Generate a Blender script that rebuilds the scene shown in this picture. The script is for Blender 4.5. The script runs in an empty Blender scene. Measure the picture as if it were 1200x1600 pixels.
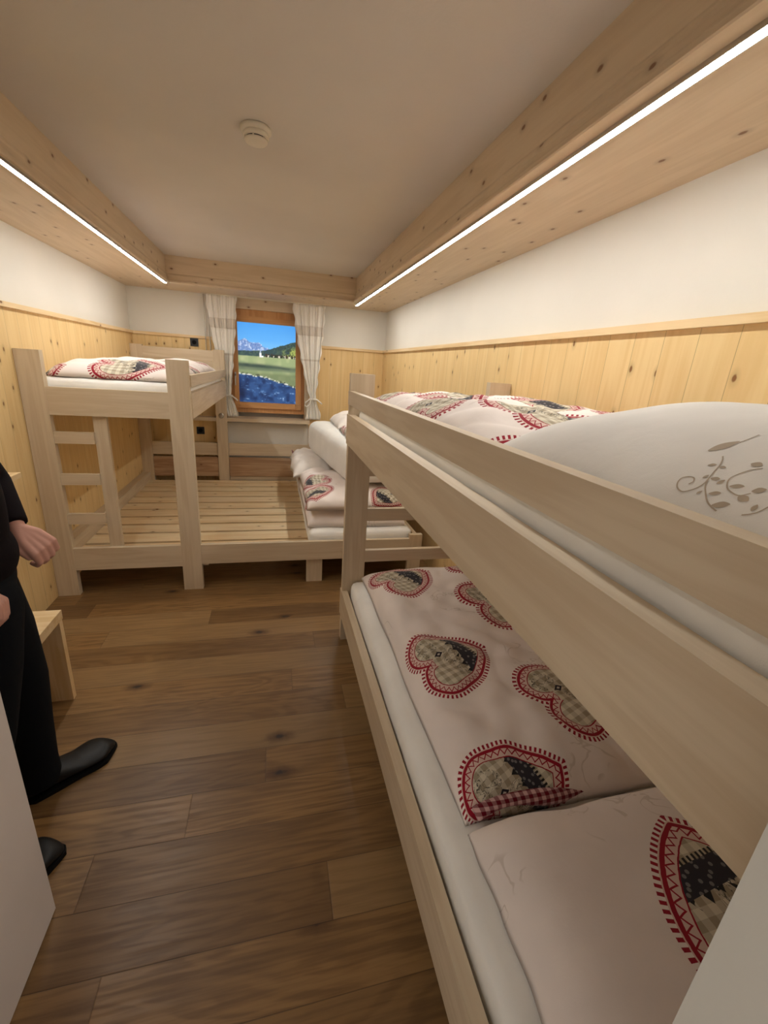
import bpy, bmesh, math, random
import numpy as np
from mathutils import Vector, Matrix, noise
random.seed(4)
C = bpy.context.scene
col = C.collection
PI = math.pi

# ------------------------------------------------------------------ camera, world, exposure
CH = 1.65
cam = bpy.data.cameras.new('camera'); co = bpy.data.objects.new('camera', cam); col.objects.link(co)
R_ = Matrix(((0.969347946, -0.236428045, 0.066830675), (-0.01242734, -0.318843628, -0.947725858), (0.245377507, 0.917845586, -0.312008588)))
right = Vector(R_[0]); down = Vector(R_[1]); fwd = Vector(R_[2])
M = Matrix((right, -down, -fwd)).transposed().to_4x4(); M.translation = Vector((0, 0, CH))
co.matrix_world = M
cam.sensor_fit = 'VERTICAL'; cam.sensor_height = 32.0; cam.lens = 32.0 * 674.706 / 1600.0
cam.clip_start = 0.02
C.camera = co
w = bpy.data.worlds.new('world'); C.world = w; w.use_nodes = True
w.node_tree.nodes['Background'].inputs[0].default_value = (1.0, 0.92, 0.84, 1)
w.node_tree.nodes['Background'].inputs[1].default_value = 0.30
C.view_settings.view_transform = 'Standard'; C.view_settings.look = 'None'
C.view_settings.exposure = 1.32; C.view_settings.gamma = 1.0
C.view_settings.use_curve_mapping = False
LED = 31.0
LEDC = (1.0, 0.99, 0.95, 1)
try:
    C.cycles.use_denoising = True
    C.cycles.max_bounces = 10; C.cycles.diffuse_bounces = 6
    C.cycles.sample_clamp_indirect = 10.0
except Exception: pass

# ------------------------------------------------------------------ room measures (metres)
XL, XR, YB, YF = -1.49, 1.35, 5.56, 0.115
ZC, ZT = 2.31, 2.55
CXL, CXR, CYB = -0.985, 0.87, 5.04

# ------------------------------------------------------------------ node helpers
def lin(c):
    return tuple(((v/255)/12.92 if v/255 <= .04045 else ((v/255+.055)/1.055)**2.4) for v in c[:3]) + (1,)
class T:
    """a material tree with small expression helpers"""
    def __init__(s, name, rough=.6, spec=.3):
        s.m = bpy.data.materials.new(name); s.m.use_nodes = True
        s.t = s.m.node_tree; s.n = s.t.nodes; s.l = s.t.links
        s.b = s.n['Principled BSDF']; s.b.inputs['Roughness'].default_value = rough
        s.b.inputs['Specular IOR Level'].default_value = spec
    def put(s, v, sock):
        if isinstance(v, bpy.types.NodeSocket): s.l.new(v, sock)
        elif sock.type == 'RGBA' : sock.default_value = tuple(v)[:3] + (1,)
        else: sock.default_value = v
    def ma(s, op, a, b=0.0, c=0.0, clamp=False):
        n = s.n.new('ShaderNodeMath'); n.operation = op; n.use_clamp = clamp
        s.put(a, n.inputs[0]); s.put(b, n.inputs[1])
        if op in ('MULTIPLY_ADD', 'COMPARE', 'SMOOTH_MIN', 'SMOOTH_MAX'): s.put(c, n.inputs[2])
        return n.outputs[0]
    def add(s, a, b): return s.ma('ADD', a, b)
    def sub(s, a, b): return s.ma('SUBTRACT', a, b)
    def mul(s, a, b): return s.ma('MULTIPLY', a, b)
    def lt(s, a, b): return s.ma('LESS_THAN', a, b)
    def gt(s, a, b): return s.ma('GREATER_THAN', a, b)
    def fl(s, a): return s.ma('FLOOR', a)
    def fr(s, a): return s.ma('FRACT', a)
    def ab(s, a): return s.ma('ABSOLUTE', a)
    def rng(s, v, a, b, c=0.0, d=1.0, smooth=True):
        n = s.n.new('ShaderNodeMapRange'); n.interpolation_type = 'SMOOTHSTEP' if smooth else 'LINEAR'
        s.put(v, n.inputs[0]); n.inputs[1].default_value = a; n.inputs[2].default_value = b
        n.inputs[3].default_value = c; n.inputs[4].default_value = d
        return n.outputs[0]
    def mix(s, f, a, b, mode='MIX'):
        n = s.n.new('ShaderNodeMix'); n.data_type = 'RGBA'; n.blend_type = mode
        s.put(f, n.inputs[0]); s.put(a, n.inputs[6]); s.put(b, n.inputs[7]); return n.outputs[2]
    def xyz(s, v):
        n = s.n.new('ShaderNodeSeparateXYZ'); s.l.new(v, n.inputs[0]); return n.outputs
    def vec(s, x, y, z=0.0):
        n = s.n.new('ShaderNodeCombineXYZ'); s.put(x, n.inputs[0]); s.put(y, n.inputs[1]); s.put(z, n.inputs[2]); return n.outputs[0]
    def noise(s, v, scale=1.0, detail=3.0, rough=.5, dist=0.0):
        n = s.n.new('ShaderNodeTexNoise'); s.l.new(v, n.inputs['Vector'])
        n.inputs['Scale'].default_value = scale; n.inputs['Detail'].default_value = detail
        n.inputs['Roughness'].default_value = rough; n.inputs['Distortion'].default_value = dist
        return n.outputs[0]
    def white(s, v):
        n = s.n.new('ShaderNodeTexWhiteNoise'); n.noise_dimensions = '3D'; s.l.new(v, n.inputs['Vector']); return n.outputs[0]
    def vor(s, v, scale=1.0):
        n = s.n.new('ShaderNodeTexVoronoi'); s.l.new(v, n.inputs['Vector']); n.inputs['Scale'].default_value = scale; n.voronoi_dimensions = '2D'
        return n.outputs['Distance'], n.outputs['Color']
    def obj(s): return s.n.new('ShaderNodeTexCoord').outputs['Object']
    def rnd(s): return s.n.new('ShaderNodeObjectInfo').outputs['Random']
    def uv(s, name):
        n = s.n.new('ShaderNodeUVMap'); n.uv_map = name; return n.outputs[0]
    def bump(s, h, strength=.2, dist=.002):
        n = s.n.new('ShaderNodeBump'); n.inputs['Strength'].default_value = strength; n.inputs['Distance'].default_value = dist
        s.l.new(h, n.inputs['Height']); s.l.new(n.outputs[0], s.b.inputs['Normal'])
    def out(s, c): s.put(c, s.b.inputs['Base Color']); return s.m

def plain(name, c, rough=.6, spec=.3, metal=0.0, bumpy=0.0, bscale=400):
    t = T(name, rough, spec); t.b.inputs['Metallic'].default_value = metal
    if bumpy: t.bump(t.noise(t.obj(), bscale, 2), bumpy, .001)
    v = t.noise(t.obj(), 3.0, 3)
    d = tuple(x*.93 for x in lin(c)[:3]) + (1,)
    return t.out(t.mix(t.rng(v, .3, .7), d, lin(c)))

def wood(name, c, c2, grain, knots=0.0, knotcol=(105, 62, 30), boards=0.0, across=None, rough=.5, contrast=1.0, spec=.3, kscale=4.0):
    """grain = axis along the fibres; across = axis over which boards are counted"""
    t = T(name, rough, spec)
    o = t.xyz(t.obj()); ax = {'x': 0, 'y': 1, 'z': 2}
    others = [a for a in 'xyz' if a != grain]
    g = o[ax[grain]]; a = o[ax[others[0]]]; b = o[ax[others[1]]]
    r = t.mul(t.rnd(), 17.0)
    tint = None
    if boards:
        ac = o[ax[across]]
        idx = t.fl(t.mul(ac, 1.0/boards))
        wn = t.white(t.vec(idx, 3.3, t.fl(r)))
        off = t.mul(wn, 9.0)
        r = t.add(r, off)
        tint = wn
    gv = t.vec(t.add(g, r), t.add(a, r), b)
    # fibres
    f = t.noise(t.vec(t.mul(t.add(g, r), 2.5), t.mul(t.add(a, r), 55.0), t.mul(b, 55.0)), 1.0, 4, .6)
    wide = t.noise(t.vec(t.mul(t.add(g, r), .7), t.mul(t.add(a, r), 9.0), t.mul(b, 9.0)), 1.0, 3, .55, .6)
    # growth rings
    ring = t.ma('SINE', t.mul(t.add(t.mul(wide, 5.0), t.mul(t.noise(gv, .8, 2), 4.0)), 4.5))
    k = t.add(t.mul(t.rng(f, .25, .75), .45), t.mul(t.rng(ring, -1, 1), .4))
    colr = t.mix(t.mul(t.rng(k, .05, .85), contrast), lin(c), lin(c2))
    if tint is not None:
        colr = t.mix(t.mul(tint, .35), colr, lin(c2))
    if knots:
        kv = t.vec(t.mul(t.add(g, r), 4.6), t.mul(t.add(t.add(a, b), r), 8.0))
        dist, cc = t.vor(kv, kscale/4.0)
        sel = t.gt(t.xyz(cc)[0], 1.0-knots)
        edge = t.noise(gv, 60, 2)
        dd = t.add(dist, t.mul(edge, .03))
        core = t.mul(t.rng(dd, .05, .085, .9, 0.0), sel)
        halo = t.mul(t.rng(dd, .05, .2, .4, 0.0), sel)
        colr = t.mix(halo, colr, lin(tuple(x*.75 for x in c2)))
        colr = t.mix(core, colr, lin(knotcol))
    h = f
    if boards:
        e = t.ab(t.sub(t.fr(t.mul(ac, 1.0/boards)), .5))
        line = t.rng(e, .488, .497)
        colr = t.mix(t.mul(line, .6), colr, lin(tuple(x*.55 for x in c2)))
        h = t.sub(f, t.mul(line, 2.0))
    t.bump(h, .25, .0012)
    return t.out(colr)

def wood3(name, *a, **k):
    return {g: wood(name + '_' + g, *a, grain=g, **k) for g in 'xyz'}

BEECH = wood3('pale_ash_wood', (210, 193, 166), (190, 168, 138), rough=.45, contrast=.6)
COVE = wood3('knotty_spruce', (214, 194, 166), (200, 178, 148), knots=.5, knotcol=(122, 84, 58), rough=.5, kscale=4.0, contrast=.6)
PINE = {
 'L': wood('pine_panel_left', (232, 204, 150), (220, 186, 128), 'z', knots=.42, knotcol=(118, 70, 25), boards=.135, across='y', rough=.45, contrast=.7),
 'R': wood('pine_panel_right', (232, 204, 150), (220, 186, 128), 'z', knots=.42, knotcol=(118, 70, 25), boards=.135, across='y', rough=.45, contrast=.7),
 'B': wood('pine_panel_back', (232, 204, 150), (220, 186, 128), 'z', knots=.42, knotcol=(118, 70, 25), boards=.135, across='x', rough=.45, contrast=.7)}
PINEW = wood3('pine_wood', (230, 204, 160), (216, 184, 134), knots=.2, rough=.45)
SLAT = wood3('spruce_slat', (240, 220, 182), (228, 200, 154), knots=.3, knotcol=(150, 100, 55), rough=.5)
LARCH = wood3('larch_window_wood', (208, 158, 106), (190, 136, 84), rough=.4, contrast=.7)
DARKB = wood3('brown_back_board', (190, 160, 128), (160, 126, 96), knots=.15, rough=.5)

def floor_mat():
    t = T('oak_floor', .36, .4)
    o = t.xyz(t.obj()); x, y = o[0], o[1]
    W, L = .175, 1.95
    row = t.fl(t.mul(y, 1/W))
    off = t.mul(t.white(t.vec(row, 1.7, 0.)), L)
    xs = t.mul(t.add(x, off), 1/L)
    pl = t.fl(xs)
    rn = t.white(t.vec(row, pl, 5.1)); rn2 = t.white(t.vec(pl, row, 9.7))
    sx = t.add(x, t.mul(rn, 31.0)); sy = t.add(y, t.mul(rn2, 17.0))
    f = t.noise(t.vec(t.mul(sx, 3.0), t.mul(sy, 60.0)), 1.0, 4, .6)
    wide = t.noise(t.vec(t.mul(sx, .9), t.mul(sy, 7.0)), 1.0, 3, .5, .8)
    ring = t.ma('SINE', t.mul(wide, 60.0))
    k = t.add(t.mul(t.rng(f, .25, .75), .55), t.mul(t.rng(ring, -1, 1), .25))
    c = t.mix(t.rng(k, .1, .8), lin((146, 112, 70)), lin((114, 84, 50)))
    c = t.mix(t.rng(rn2, 0, 1, 0, .45), c, lin((84, 60, 36)))
    c = t.mix(t.rng(t.noise(t.vec(t.mul(sx, 1.2), t.mul(sy, 3.5)), 1.0, 3), .45, .8, 0, .55), c, lin((88, 64, 42)))
    c = t.mix(t.mul(t.gt(rn, .85), .4), c, lin((150, 122, 84)))
    dist, cc = t.vor(t.vec(t.mul(sx, 1.9), t.mul(sy, 4.0)), 1.0)
    sel = t.gt(t.xyz(cc)[0], .72)
    dd = t.add(dist, t.mul(t.noise(t.vec(sx, sy), 30, 3), .08))
    c = t.mix(t.mul(t.rng(dd, .06, .22, .8, 0), sel), c, lin((70, 44, 26)))
    c = t.mix(t.mul(t.rng(dd, .06, .10, .9, 0), sel), c, lin((36, 28, 28)))
    ey = t.ab(t.sub(t.fr(t.mul(y, 1/W)), .5)); ex = t.ab(t.sub(t.fr(xs), .5))
    line = t.ma('MAXIMUM', t.rng(ey, .488, .497), t.mul(t.rng(ex, .4985, .4997), .6))
    c = t.mix(t.mul(line, .6), c, lin((48, 30, 18)))
    t.bump(t.sub(t.mul(f, .6), t.mul(line, 2.0)), .25, .0015)
    t.put(t.rng(f, .2, .8, .30, .48), t.b.inputs['Roughness'])
    return t.out(c)

def plaster(name, c):
    t = T(name, .9, .1)
    n = t.noise(t.obj(), 60, 4, .6)
    t.bump(n, .25, .002)
    v = t.noise(t.obj(), 1.3, 3)
    return t.out(t.mix(t.rng(v, .3, .7), lin(c), lin(tuple(x*.97 for x in c))))

WALLM = plaster('white_plaster', (226, 222, 212))
CEILM = plaster('ceiling_plaster', (214, 208, 200))
FRONTM = plaster('grey_white_plaster', (204, 200, 190))
DOORM = plain('white_door_paint', (226, 216, 208), .5, .3, bumpy=.1, bscale=900)
SHEET = None

def cloth(name, c, rough=.9, pattern=None):
    """cotton; pattern: hearts / checks / plain"""
    t = T(name, rough, .1)
    t.b.inputs['Sheen Weight'].default_value = .15
    o = t.obj()
    base = lin(c)
    weave = t.noise(o, 700, 2)
    colr = t.mix(t.rng(t.noise(o, 5, 3), .3, .7), base, lin(tuple(x*.965 for x in c)))
    if pattern == 'hearts':
        # faint beige scroll print
        s1 = t.noise(o, 7.0, 2, .5, 1.6)
        li = t.rng(t.ab(t.sub(s1, .5)), .008, .022, 1, 0)
        msk = t.rng(t.noise(o, 4.2, 1), .56, .62)
        colr = t.mix(t.mul(t.mul(li, msk), .4), colr, lin((175, 158, 140)))
        u = t.xyz(t.uv('print')); x, y = u[0], u[1]
        ax = t.ab(x)
        c1 = (.27, .70); r1 = .33; dr = (.989, -.148); c2 = (-.422, .804); RR = 1.03
        v2x = t.sub(ax, c2[0]); v2y = t.sub(y, c2[1]); v1x = t.sub(ax, c1[0]); v1y = t.sub(y, c1[1])
        cr = t.sub(t.mul(v2y, dr[0]), t.mul(v2x, dr[1]))
        lobe = t.gt(cr, 0.0)
        def ln(a, b): return t.ma('SQRT', t.add(t.mul(a, a), t.mul(b, b)))
        d1 = t.sub(ln(v1x, v1y), r1); d2 = t.sub(ln(v2x, v2y), RR)
        def sel(f, a, b): return t.add(t.mul(f, a), t.mul(t.sub(1.0, f), b))
        d = sel(lobe, d1, d2)
        def ang(vx, vy): return t.ma('ARCTAN2', t.sub(t.mul(vy, dr[0]), t.mul(vx, dr[1])), t.add(t.mul(vx, dr[0]), t.mul(vy, dr[1])))
        s = sel(lobe, t.mul(ang(v1x, v1y), r1), t.mul(ang(v2x, v2y), RR))
        wob = t.mul(t.sub(t.noise(t.vec(x, y), 14, 2), .5), .012)
        d = t.add(d, wob)
        red = lin((150, 26, 44)); 
        def band(a, b): return t.mul(t.gt(d, a), t.lt(d, b))
        # checked patch
        gx = t.lt(t.fr(t.mul(x, 8.0)), .5); gy = t.lt(t.fr(t.mul(y, 8.0)), .5)
        gm = t.mul(t.add(gx, gy), .5)
        patch = t.mix(gm, lin((214, 206, 186)), lin((160, 148, 126)))
        # twigs and branches
        wv = t.vec(t.mul(x, 1.0), t.mul(y, 1.0))
        tn = t.noise(wv, 11.0, 3, .6, 1.0)
        twig = t.rng(t.ab(t.sub(tn, .5)), .010, .022, .85, 0)
        def disc(cx, cy, r): 
            a = t.sub(x, cx); b = t.sub(y, cy); return t.lt(ln(a, b), r)
        area = t.ma('MAXIMUM', disc(.24, .74, .17), t.ma('MAXIMUM', disc(-.02, .44, .16), disc(-.30, .40, .14)))
        patch = t.mix(t.mul(twig, area), patch, lin((42, 38, 38)))
        dia = t.lt(t.add(t.mul(t.ab(t.sub(x, .10)), 1.0), t.mul(t.ab(t.sub(y, .62)), .7)), .045)
        dia2 = t.lt(t.add(t.mul(t.ab(t.sub(x, .10)), 1.0), t.mul(t.ab(t.sub(y, .62)), .7)), .018)
        patch = t.mix(dia, patch, lin((40, 36, 44))); patch = t.mix(dia2, patch, lin((190, 180, 170)))
        # dark ribbon near the tip, little trees above it
        q = t.add(y, t.mul(x, -.10))
        rib = t.mul(t.gt(q, .17), t.lt(q, .36))
        sd, _ = t.vor(t.vec(x, y), 14)
        ribc = t.mix(t.lt(sd, .22), lin((52, 50, 56)), lin((120, 116, 116)))
        edget = t.mul(t.mul(t.gt(q, .13), t.lt(q, .17)), t.lt(t.fr(t.mul(x, 22)), .5))
        tri = t.sub(.075, t.mul(t.ab(t.sub(t.fr(t.mul(x, 8.0)), .5)), .22))
        trees = t.mul(t.mul(t.gt(q, .355), t.lt(t.sub(q, .355), tri)), t.gt(t.noise(wv, 9, 1), .42))
        patch = t.mix(t.ma('MAXIMUM', edget, trees), patch, lin((40, 38, 38)))
        patch = t.mix(rib, patch, ribc)
        # stitched border
        zig = t.ab(t.sub(t.mul(t.fr(t.mul(s, 11.0)), 2.0), 1.0))        # 0..1 triangle
        zc = t.sub(t.mul(zig, -.055), .05)
        zline = t.lt(t.ab(t.sub(d, zc)), .010)
        lace = t.mix(t.mul(zline, 1.0), lin((216, 188, 178)), red)
        border = t.mix(t.ma('MAXIMUM', band(-.15, -.128), band(-.048, -.012)), lace, red)
        inside = t.lt(d, -.14)
        heart = t.mix(inside, border, patch)
        body = t.lt(d, 0.0)
        tick = t.mul(t.mul(t.gt(d, -.005), t.lt(d, .05)), t.lt(t.fr(t.mul(s, 19.0)), .5))
        colr = t.mix(tick, colr, red)
        colr = t.mix(body, colr, heart)
    if pattern == 'checks':
        q = t.xyz(o)
        gx = t.lt(t.fr(t.mul(q[0], 38.0)), .5); gy = t.lt(t.fr(t.mul(t.add(q[1], q[2]), 38.0)), .5)
        gm = t.mul(t.add(gx, gy), .5)
        colr = t.mix(t.ma('POWER', gm, .5), lin((206, 168, 166)), lin((104, 12, 30)))
    h = t.add(t.mul(weave, .3), t.mul(t.noise(o, 22, 3, .5, .5), 1.6))
    t.bump(h, .18, .004)
    return t.out(colr)

HEART = cloth('heart_print_cotton', (240, 229, 222), pattern='hearts')
SHEET = cloth('white_sheet_cotton', (244, 242, 236))
PILLOWC = cloth('pale_pillow_cotton', (240, 232, 224))
WHITEP = cloth('white_print_cotton', (240, 236, 230))
CHECK = cloth('red_gingham_cotton', (200, 60, 70), pattern='checks')
VINE = cloth('beige_vine_print', (186, 170, 150))
CURT = cloth('cream_curtain_linen', (254, 251, 244))
LACE = cloth('grey_lace_linen', (232, 225, 214))
for m_ in (CURT, LACE):
    nt = m_.node_tree; tl = nt.nodes.new('ShaderNodeBsdfTranslucent'); tl.inputs[0].default_value = (.95, .92, .86, 1)
    mx = nt.nodes.new('ShaderNodeMixShader'); mx.inputs[0].default_value = .12
    out = nt.nodes['Material Output']
    nt.links.new(nt.nodes['Principled BSDF'].outputs[0], mx.inputs[1]); nt.links.new(tl.outputs[0], mx.inputs[2]); nt.links.new(mx.outputs[0], out.inputs[0])
BLACK = plain('black_plastic', (18, 18, 20), .4, .5)
PLAST = plain('white_plastic', (226, 218, 200), .45, .4)
STEEL = plain('brushed_metal', (190, 186, 178), .3, .5, metal=.9)
BLACKC = plain('black_knit_cloth', (24, 18, 20), .95, .1, bumpy=.5, bscale=500)
TROUS = plain('black_trouser_cloth', (16, 18, 22), .9, .15, bumpy=.4, bscale=600)
LEATH = plain('black_leather', (14, 14, 15), .5, .4)
SOLE = plain('black_rubber', (10, 10, 10), .8, .2)
SKIN = plain('skin', (208, 156, 138), .55, .35)
HAIR = plain('dark_brown_hair', (48, 34, 26), .8, .2, bumpy=.6, bscale=300)
EYEW = plain('eye_white', (225, 220, 215), .3, .5)
EYED = plain('eye_iris', (40, 28, 20), .2, .5)

def emis(name, c, s):
    t = T(name, .5)
    t.b.inputs['Emission Color'].default_value = c; t.b.inputs['Emission Strength'].default_value = s
    return t.out((.9, .9, .9, 1))
LEDM = emis('led_diffuser_glow', LEDC, LED)

# ------------------------------------------------------------------ object helpers
def tag(o, label=None, cat=None, group=None, kind=None):
    if label: o['label'] = label
    if cat: o['category'] = cat
    if group: o['group'] = group
    if kind: o['kind'] = kind
    return o
def thing(name, loc, label, cat, group=None, rz=0):
    o = bpy.data.objects.new(name, None); col.objects.link(o); o.location = loc; o.rotation_euler = (0, 0, rz)
    o.empty_display_size = .1
    return tag(o, label, cat, group)
def obj(name, bm, mat, parent=None, smooth=False, bev=0.0, off=None, mats=None):
    """bm is in world coordinates; parent is an unrotated Empty (or None)"""
    if bev:
        es = [e for e in bm.edges if len(e.link_faces) == 2 and e.calc_face_angle(0) > .6]
        bmesh.ops.bevel(bm, geom=es, offset=bev, segments=2, profile=.5, affect='EDGES')
    me = bpy.data.meshes.new(name)
    L = Vector((0, 0, 0))
    if off is not None: L = Vector(off)
    p = parent
    while p is not None:
        L = L + p.location; p = p.parent
    bmesh.ops.translate(bm, verts=bm.verts, vec=-L)
    bm.normal_update()
    bm.to_mesh(me); bm.free()
    for m in (mats or [mat]): me.materials.append(m)
    if smooth:
        for f in me.polygons: f.use_smooth = True
    o = bpy.data.objects.new(name, me); col.objects.link(o)
    if parent is not None: o.parent = parent
    if off is not None: o.location = off
    return o
def B(bm, x0, x1, y0, y1, z0, z1, mi=0):
    vs = [bm.verts.new((x, y, z)) for x in (x0, x1) for y in (y0, y1) for z in (z0, z1)]
    for f in ((0, 1, 3, 2), (4, 6, 7, 5), (0, 4, 5, 1), (2, 3, 7, 6), (0, 2, 6, 4), (1, 5, 7, 3)):
        bm.faces.new([vs[i] for i in f]).material_index = mi
    return vs
def box(name, x0, x1, y0, y1, z0, z1, mat, parent=None, bev=.003, axis=None):
    bm = bmesh.new(); B(bm, x0, x1, y0, y1, z0, z1)
    if isinstance(mat, dict) and 'x' in mat:
        d = {'x': x1-x0, 'y': y1-y0, 'z': z1-z0}
        mat = mat[axis or max(d, key=d.get)]
    return obj(name, bm, mat, parent, bev=bev)
def cyl(bm, a, b, r, r2=None, seg=20, cap=True):
    a = Vector(a); b = Vector(b); d = (b-a).normalized(); r2 = r if r2 is None else r2
    u = d.orthogonal().normalized(); v = d.cross(u)
    A = [bm.verts.new(a + r*(math.cos(2*PI*i/seg)*u + math.sin(2*PI*i/seg)*v)) for i in range(seg)]
    Bv = [bm.verts.new(b + r2*(math.cos(2*PI*i/seg)*u + math.sin(2*PI*i/seg)*v)) for i in range(seg)]
    for i in range(seg): bm.faces.new((A[i], A[(i+1) % seg], Bv[(i+1) % seg], Bv[i]))
    if cap: bm.faces.new(A[::-1]); bm.faces.new(Bv)
def lathe(bm, c, prof, seg=40, axis='z', flip=1):
    rings = []
    for r, h in prof:
        ring = []
        for i in range(seg):
            a = 2*PI*i/seg
            if axis == 'z': p = (c[0]+r*math.cos(a), c[1]+r*math.sin(a), c[2]+h)
            elif axis == 'y': p = (c[0]+r*math.cos(a), c[1]+h, c[2]+r*math.sin(a))
            ring.append(bm.verts.new(p))
        rings.append(ring)
    for A, Bq in zip(rings, rings[1:]):
        for i in range(seg): bm.faces.new((A[i], A[(i+1) % seg], Bq[(i+1) % seg], Bq[i]))
    bm.faces.new(rings[0][::-1]); bm.faces.new(rings[-1])
def tube(bm, pts, r, seg=8):
    pts = [Vector(p) for p in pts]; rings = []
    n = len(pts)
    for i, p in enumerate(pts):
        d = (pts[min(i+1, n-1)] - pts[max(i-1, 0)]).normalized()
        u = d.cross(Vector((0, 0, 1)));
        if u.length < .05: u = d.cross(Vector((1, 0, 0)))
        u.normalize(); v = d.cross(u)
        rr = r[i] if isinstance(r, (list, tuple)) else r
        rings.append([bm.verts.new(p + rr*(math.cos(2*PI*k/seg)*u + math.sin(2*PI*k/seg)*v)) for k in range(seg)])
    for A, Bq in zip(rings, rings[1:]):
        for i in range(seg): bm.faces.new((A[i], A[(i+1) % seg], Bq[(i+1) % seg], Bq[i]))
    bm.faces.new(rings[0][::-1]); bm.faces.new(rings[-1])
def prism(bm, prof, y0, y1, axis='y'):
    """extrude a closed profile along y (profile in x,z) or along x (profile in y,z)"""
    f = (lambda p, t: (p[0], t, p[1])) if axis == 'y' else (lambda p, t: (t, p[0], p[1]))
    A = [bm.verts.new(f(p, y0)) for p in prof]; Bq = [bm.verts.new(f(p, y1)) for p in prof]
    n = len(prof)
    for i in range(n): bm.faces.new((A[i], A[(i+1) % n], Bq[(i+1) % n], Bq[i]))
    bm.faces.new(A[::-1]); bm.faces.new(Bq)
    bmesh.ops.recalc_face_normals(bm, faces=bm.faces)
def S(o, name=None):
    o['kind'] = 'structure'
    return o

# ------------------------------------------------------------------ the room
S(box('floor', XL-.15, XR+.15, -.10, YB+.4, -.06, 0, floor_mat(), bev=0))
S(box('ceiling', XL-.15, XR+.15, -.10, YB+.4, ZT, ZT+.08, CEILM, bev=0))
S(box('wall_left', XL-.12, XL, -.10, YB+.3, 0, ZT, WALLM, bev=0))
S(box('wall_right', XR, XR+.12, -.10, YB+.3, 0, ZT, WALLM, bev=0))
NX0, NX1, NZ0, NZ1 = -.62, .395, .93, ZC
bm = bmesh.new()
B(bm, XL, NX0, YB, YB+.3, 0, ZT); B(bm, NX1, XR, YB, YB+.3, 0, ZT); B(bm, NX0, NX1, YB, YB+.3, 0, NZ0); B(bm, NX0, NX1, YB, YB+.3, NZ1, ZT)
B(bm, NX0, NX1, YB+.22, YB+.3, NZ0, NZ1)
S(obj('wall_back', bm, WALLM))
bm = bmesh.new()
B(bm, XL, -.70, -.10, YF, 0, ZT); B(bm, .2640, XR, -.10, YF, 0, ZT); B(bm, -.70, .2640, -.10, YF, 2.06, ZT)
S(obj('wall_front', bm, FRONTM))
# wainscot panels, one continuous panel per wall
WT = 1.845
PT = .018
S(box('trim_1', XL, XL+PT, YF, YB, 0, WT, PINE['L'], bev=0))
S(box('trim_2', XR-PT, XR, YF, YB, 0, WT, PINE['R'], bev=0))
S(box('trim_3', XL+PT, NX0-.02, YB-PT, YB, 0, WT, PINE['B'], bev=0))
S(box('trim_4', NX1+.03, XR-PT, YB-PT, YB, 0, WT, PINE['B'], bev=0))
# rails capping the wainscot
S(box('trim_5', XL, XL+.036, YF, YB, WT, WT+.028, PINEW, bev=.004))
S(box('trim_6', XR-.036, XR, YF, YB, WT, WT+.028, PINEW, bev=.004))
S(box('trim_7', XL+.036, NX0-.02, YB-.036, YB, WT, WT+.028, PINEW, bev=.004))
S(box('trim_8', NX1+.03, XR-.036, YB-.036, YB, WT, WT+.028, PINEW, bev=.004))
# boxed cove of boards: fascia with a moulded lower lip, and soffit
def lip(x, s):
    """profile of the fascia board; s = +1 when the open room lies towards +x"""
    pts = [(0, ZT), (0, ZC+.085), (.006*s, ZC+.075), (.008*s, ZC+.066), (.006*s, ZC+.058)]
    for i in range(7):
        a = PI/2 * i/6
        pts.append(((.006 + .022*(1-math.cos(a)))*s, ZC+.058-.040*math.sin(a)))
    pts += [(.030*s, ZC+.004), (.026*s, ZC), (-.02*s, ZC), (-.02*s, ZT)]
    return [(x+p[0], p[1]) for p in pts]
bm = bmesh.new(); prism(bm, lip(CXL, 1), YF, CYB+.02); S(obj('trim_9', bm, COVE['y']))
bm = bmesh.new(); prism(bm, lip(CXR, -1), YF, CYB+.02); S(obj('trim_10', bm, COVE['y']))
bm = bmesh.new(); prism(bm, lip(CYB, -1), CXL, CXR, 'x'); S(obj('trim_11', bm, COVE['x']))
LW = .024
bm = bmesh.new(); B(bm, XL, CXL-.02, YF, YB, ZC, ZC+.02); S(obj('trim_12', bm, COVE['y']))
bm = bmesh.new(); B(bm, CXR+.02, XR, YF, YB, ZC, ZC+.02); S(obj('trim_13', bm, COVE['y']))
bm = bmesh.new(); B(bm, CXL-.02, CXR+.02, CYB+.02, YB, ZC, ZC+.02); S(obj('trim_14', bm, COVE['x']))
# low white plinth-like panel under the sill is plain wall (wall_back)

# LED strips
def led(x, y0, y1, label):
    t = thing('led_light_strip', (x, (y0+y1)/2, ZC), label, 'light strip')
    bm = bmesh.new()
    for s in (-1, 1): B(bm, x+s*(LW/2+.001)-.0012, x+s*(LW/2+.001)+.0012, y0, y1, ZC-.012, ZC)
    B(bm, x-LW/2, x+LW/2, y0, y1, ZC-.003, ZC-.001)
    obj('aluminium_channel', bm, STEEL, t)
    bm = bmesh.new()
    prism(bm, [(x-LW/2+.001, ZC-.004), (x+LW/2-.001, ZC-.004), (x+LW/2-.001, ZC-.011), (x+LW/2-.005, ZC-.014), (x-LW/2+.005, ZC-.014), (x-LW/2+.001, ZC-.011)], y0, y1)
    obj('diffuser', bm, LEDM, t)
led(CXL-.002, 1.25, 4.99, 'glowing white LED strip under the wooden cove on the left')
led(CXR+.032, .62, 5.16, 'glowing white LED strip under the wooden cove on the right, above the big bunk')

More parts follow.
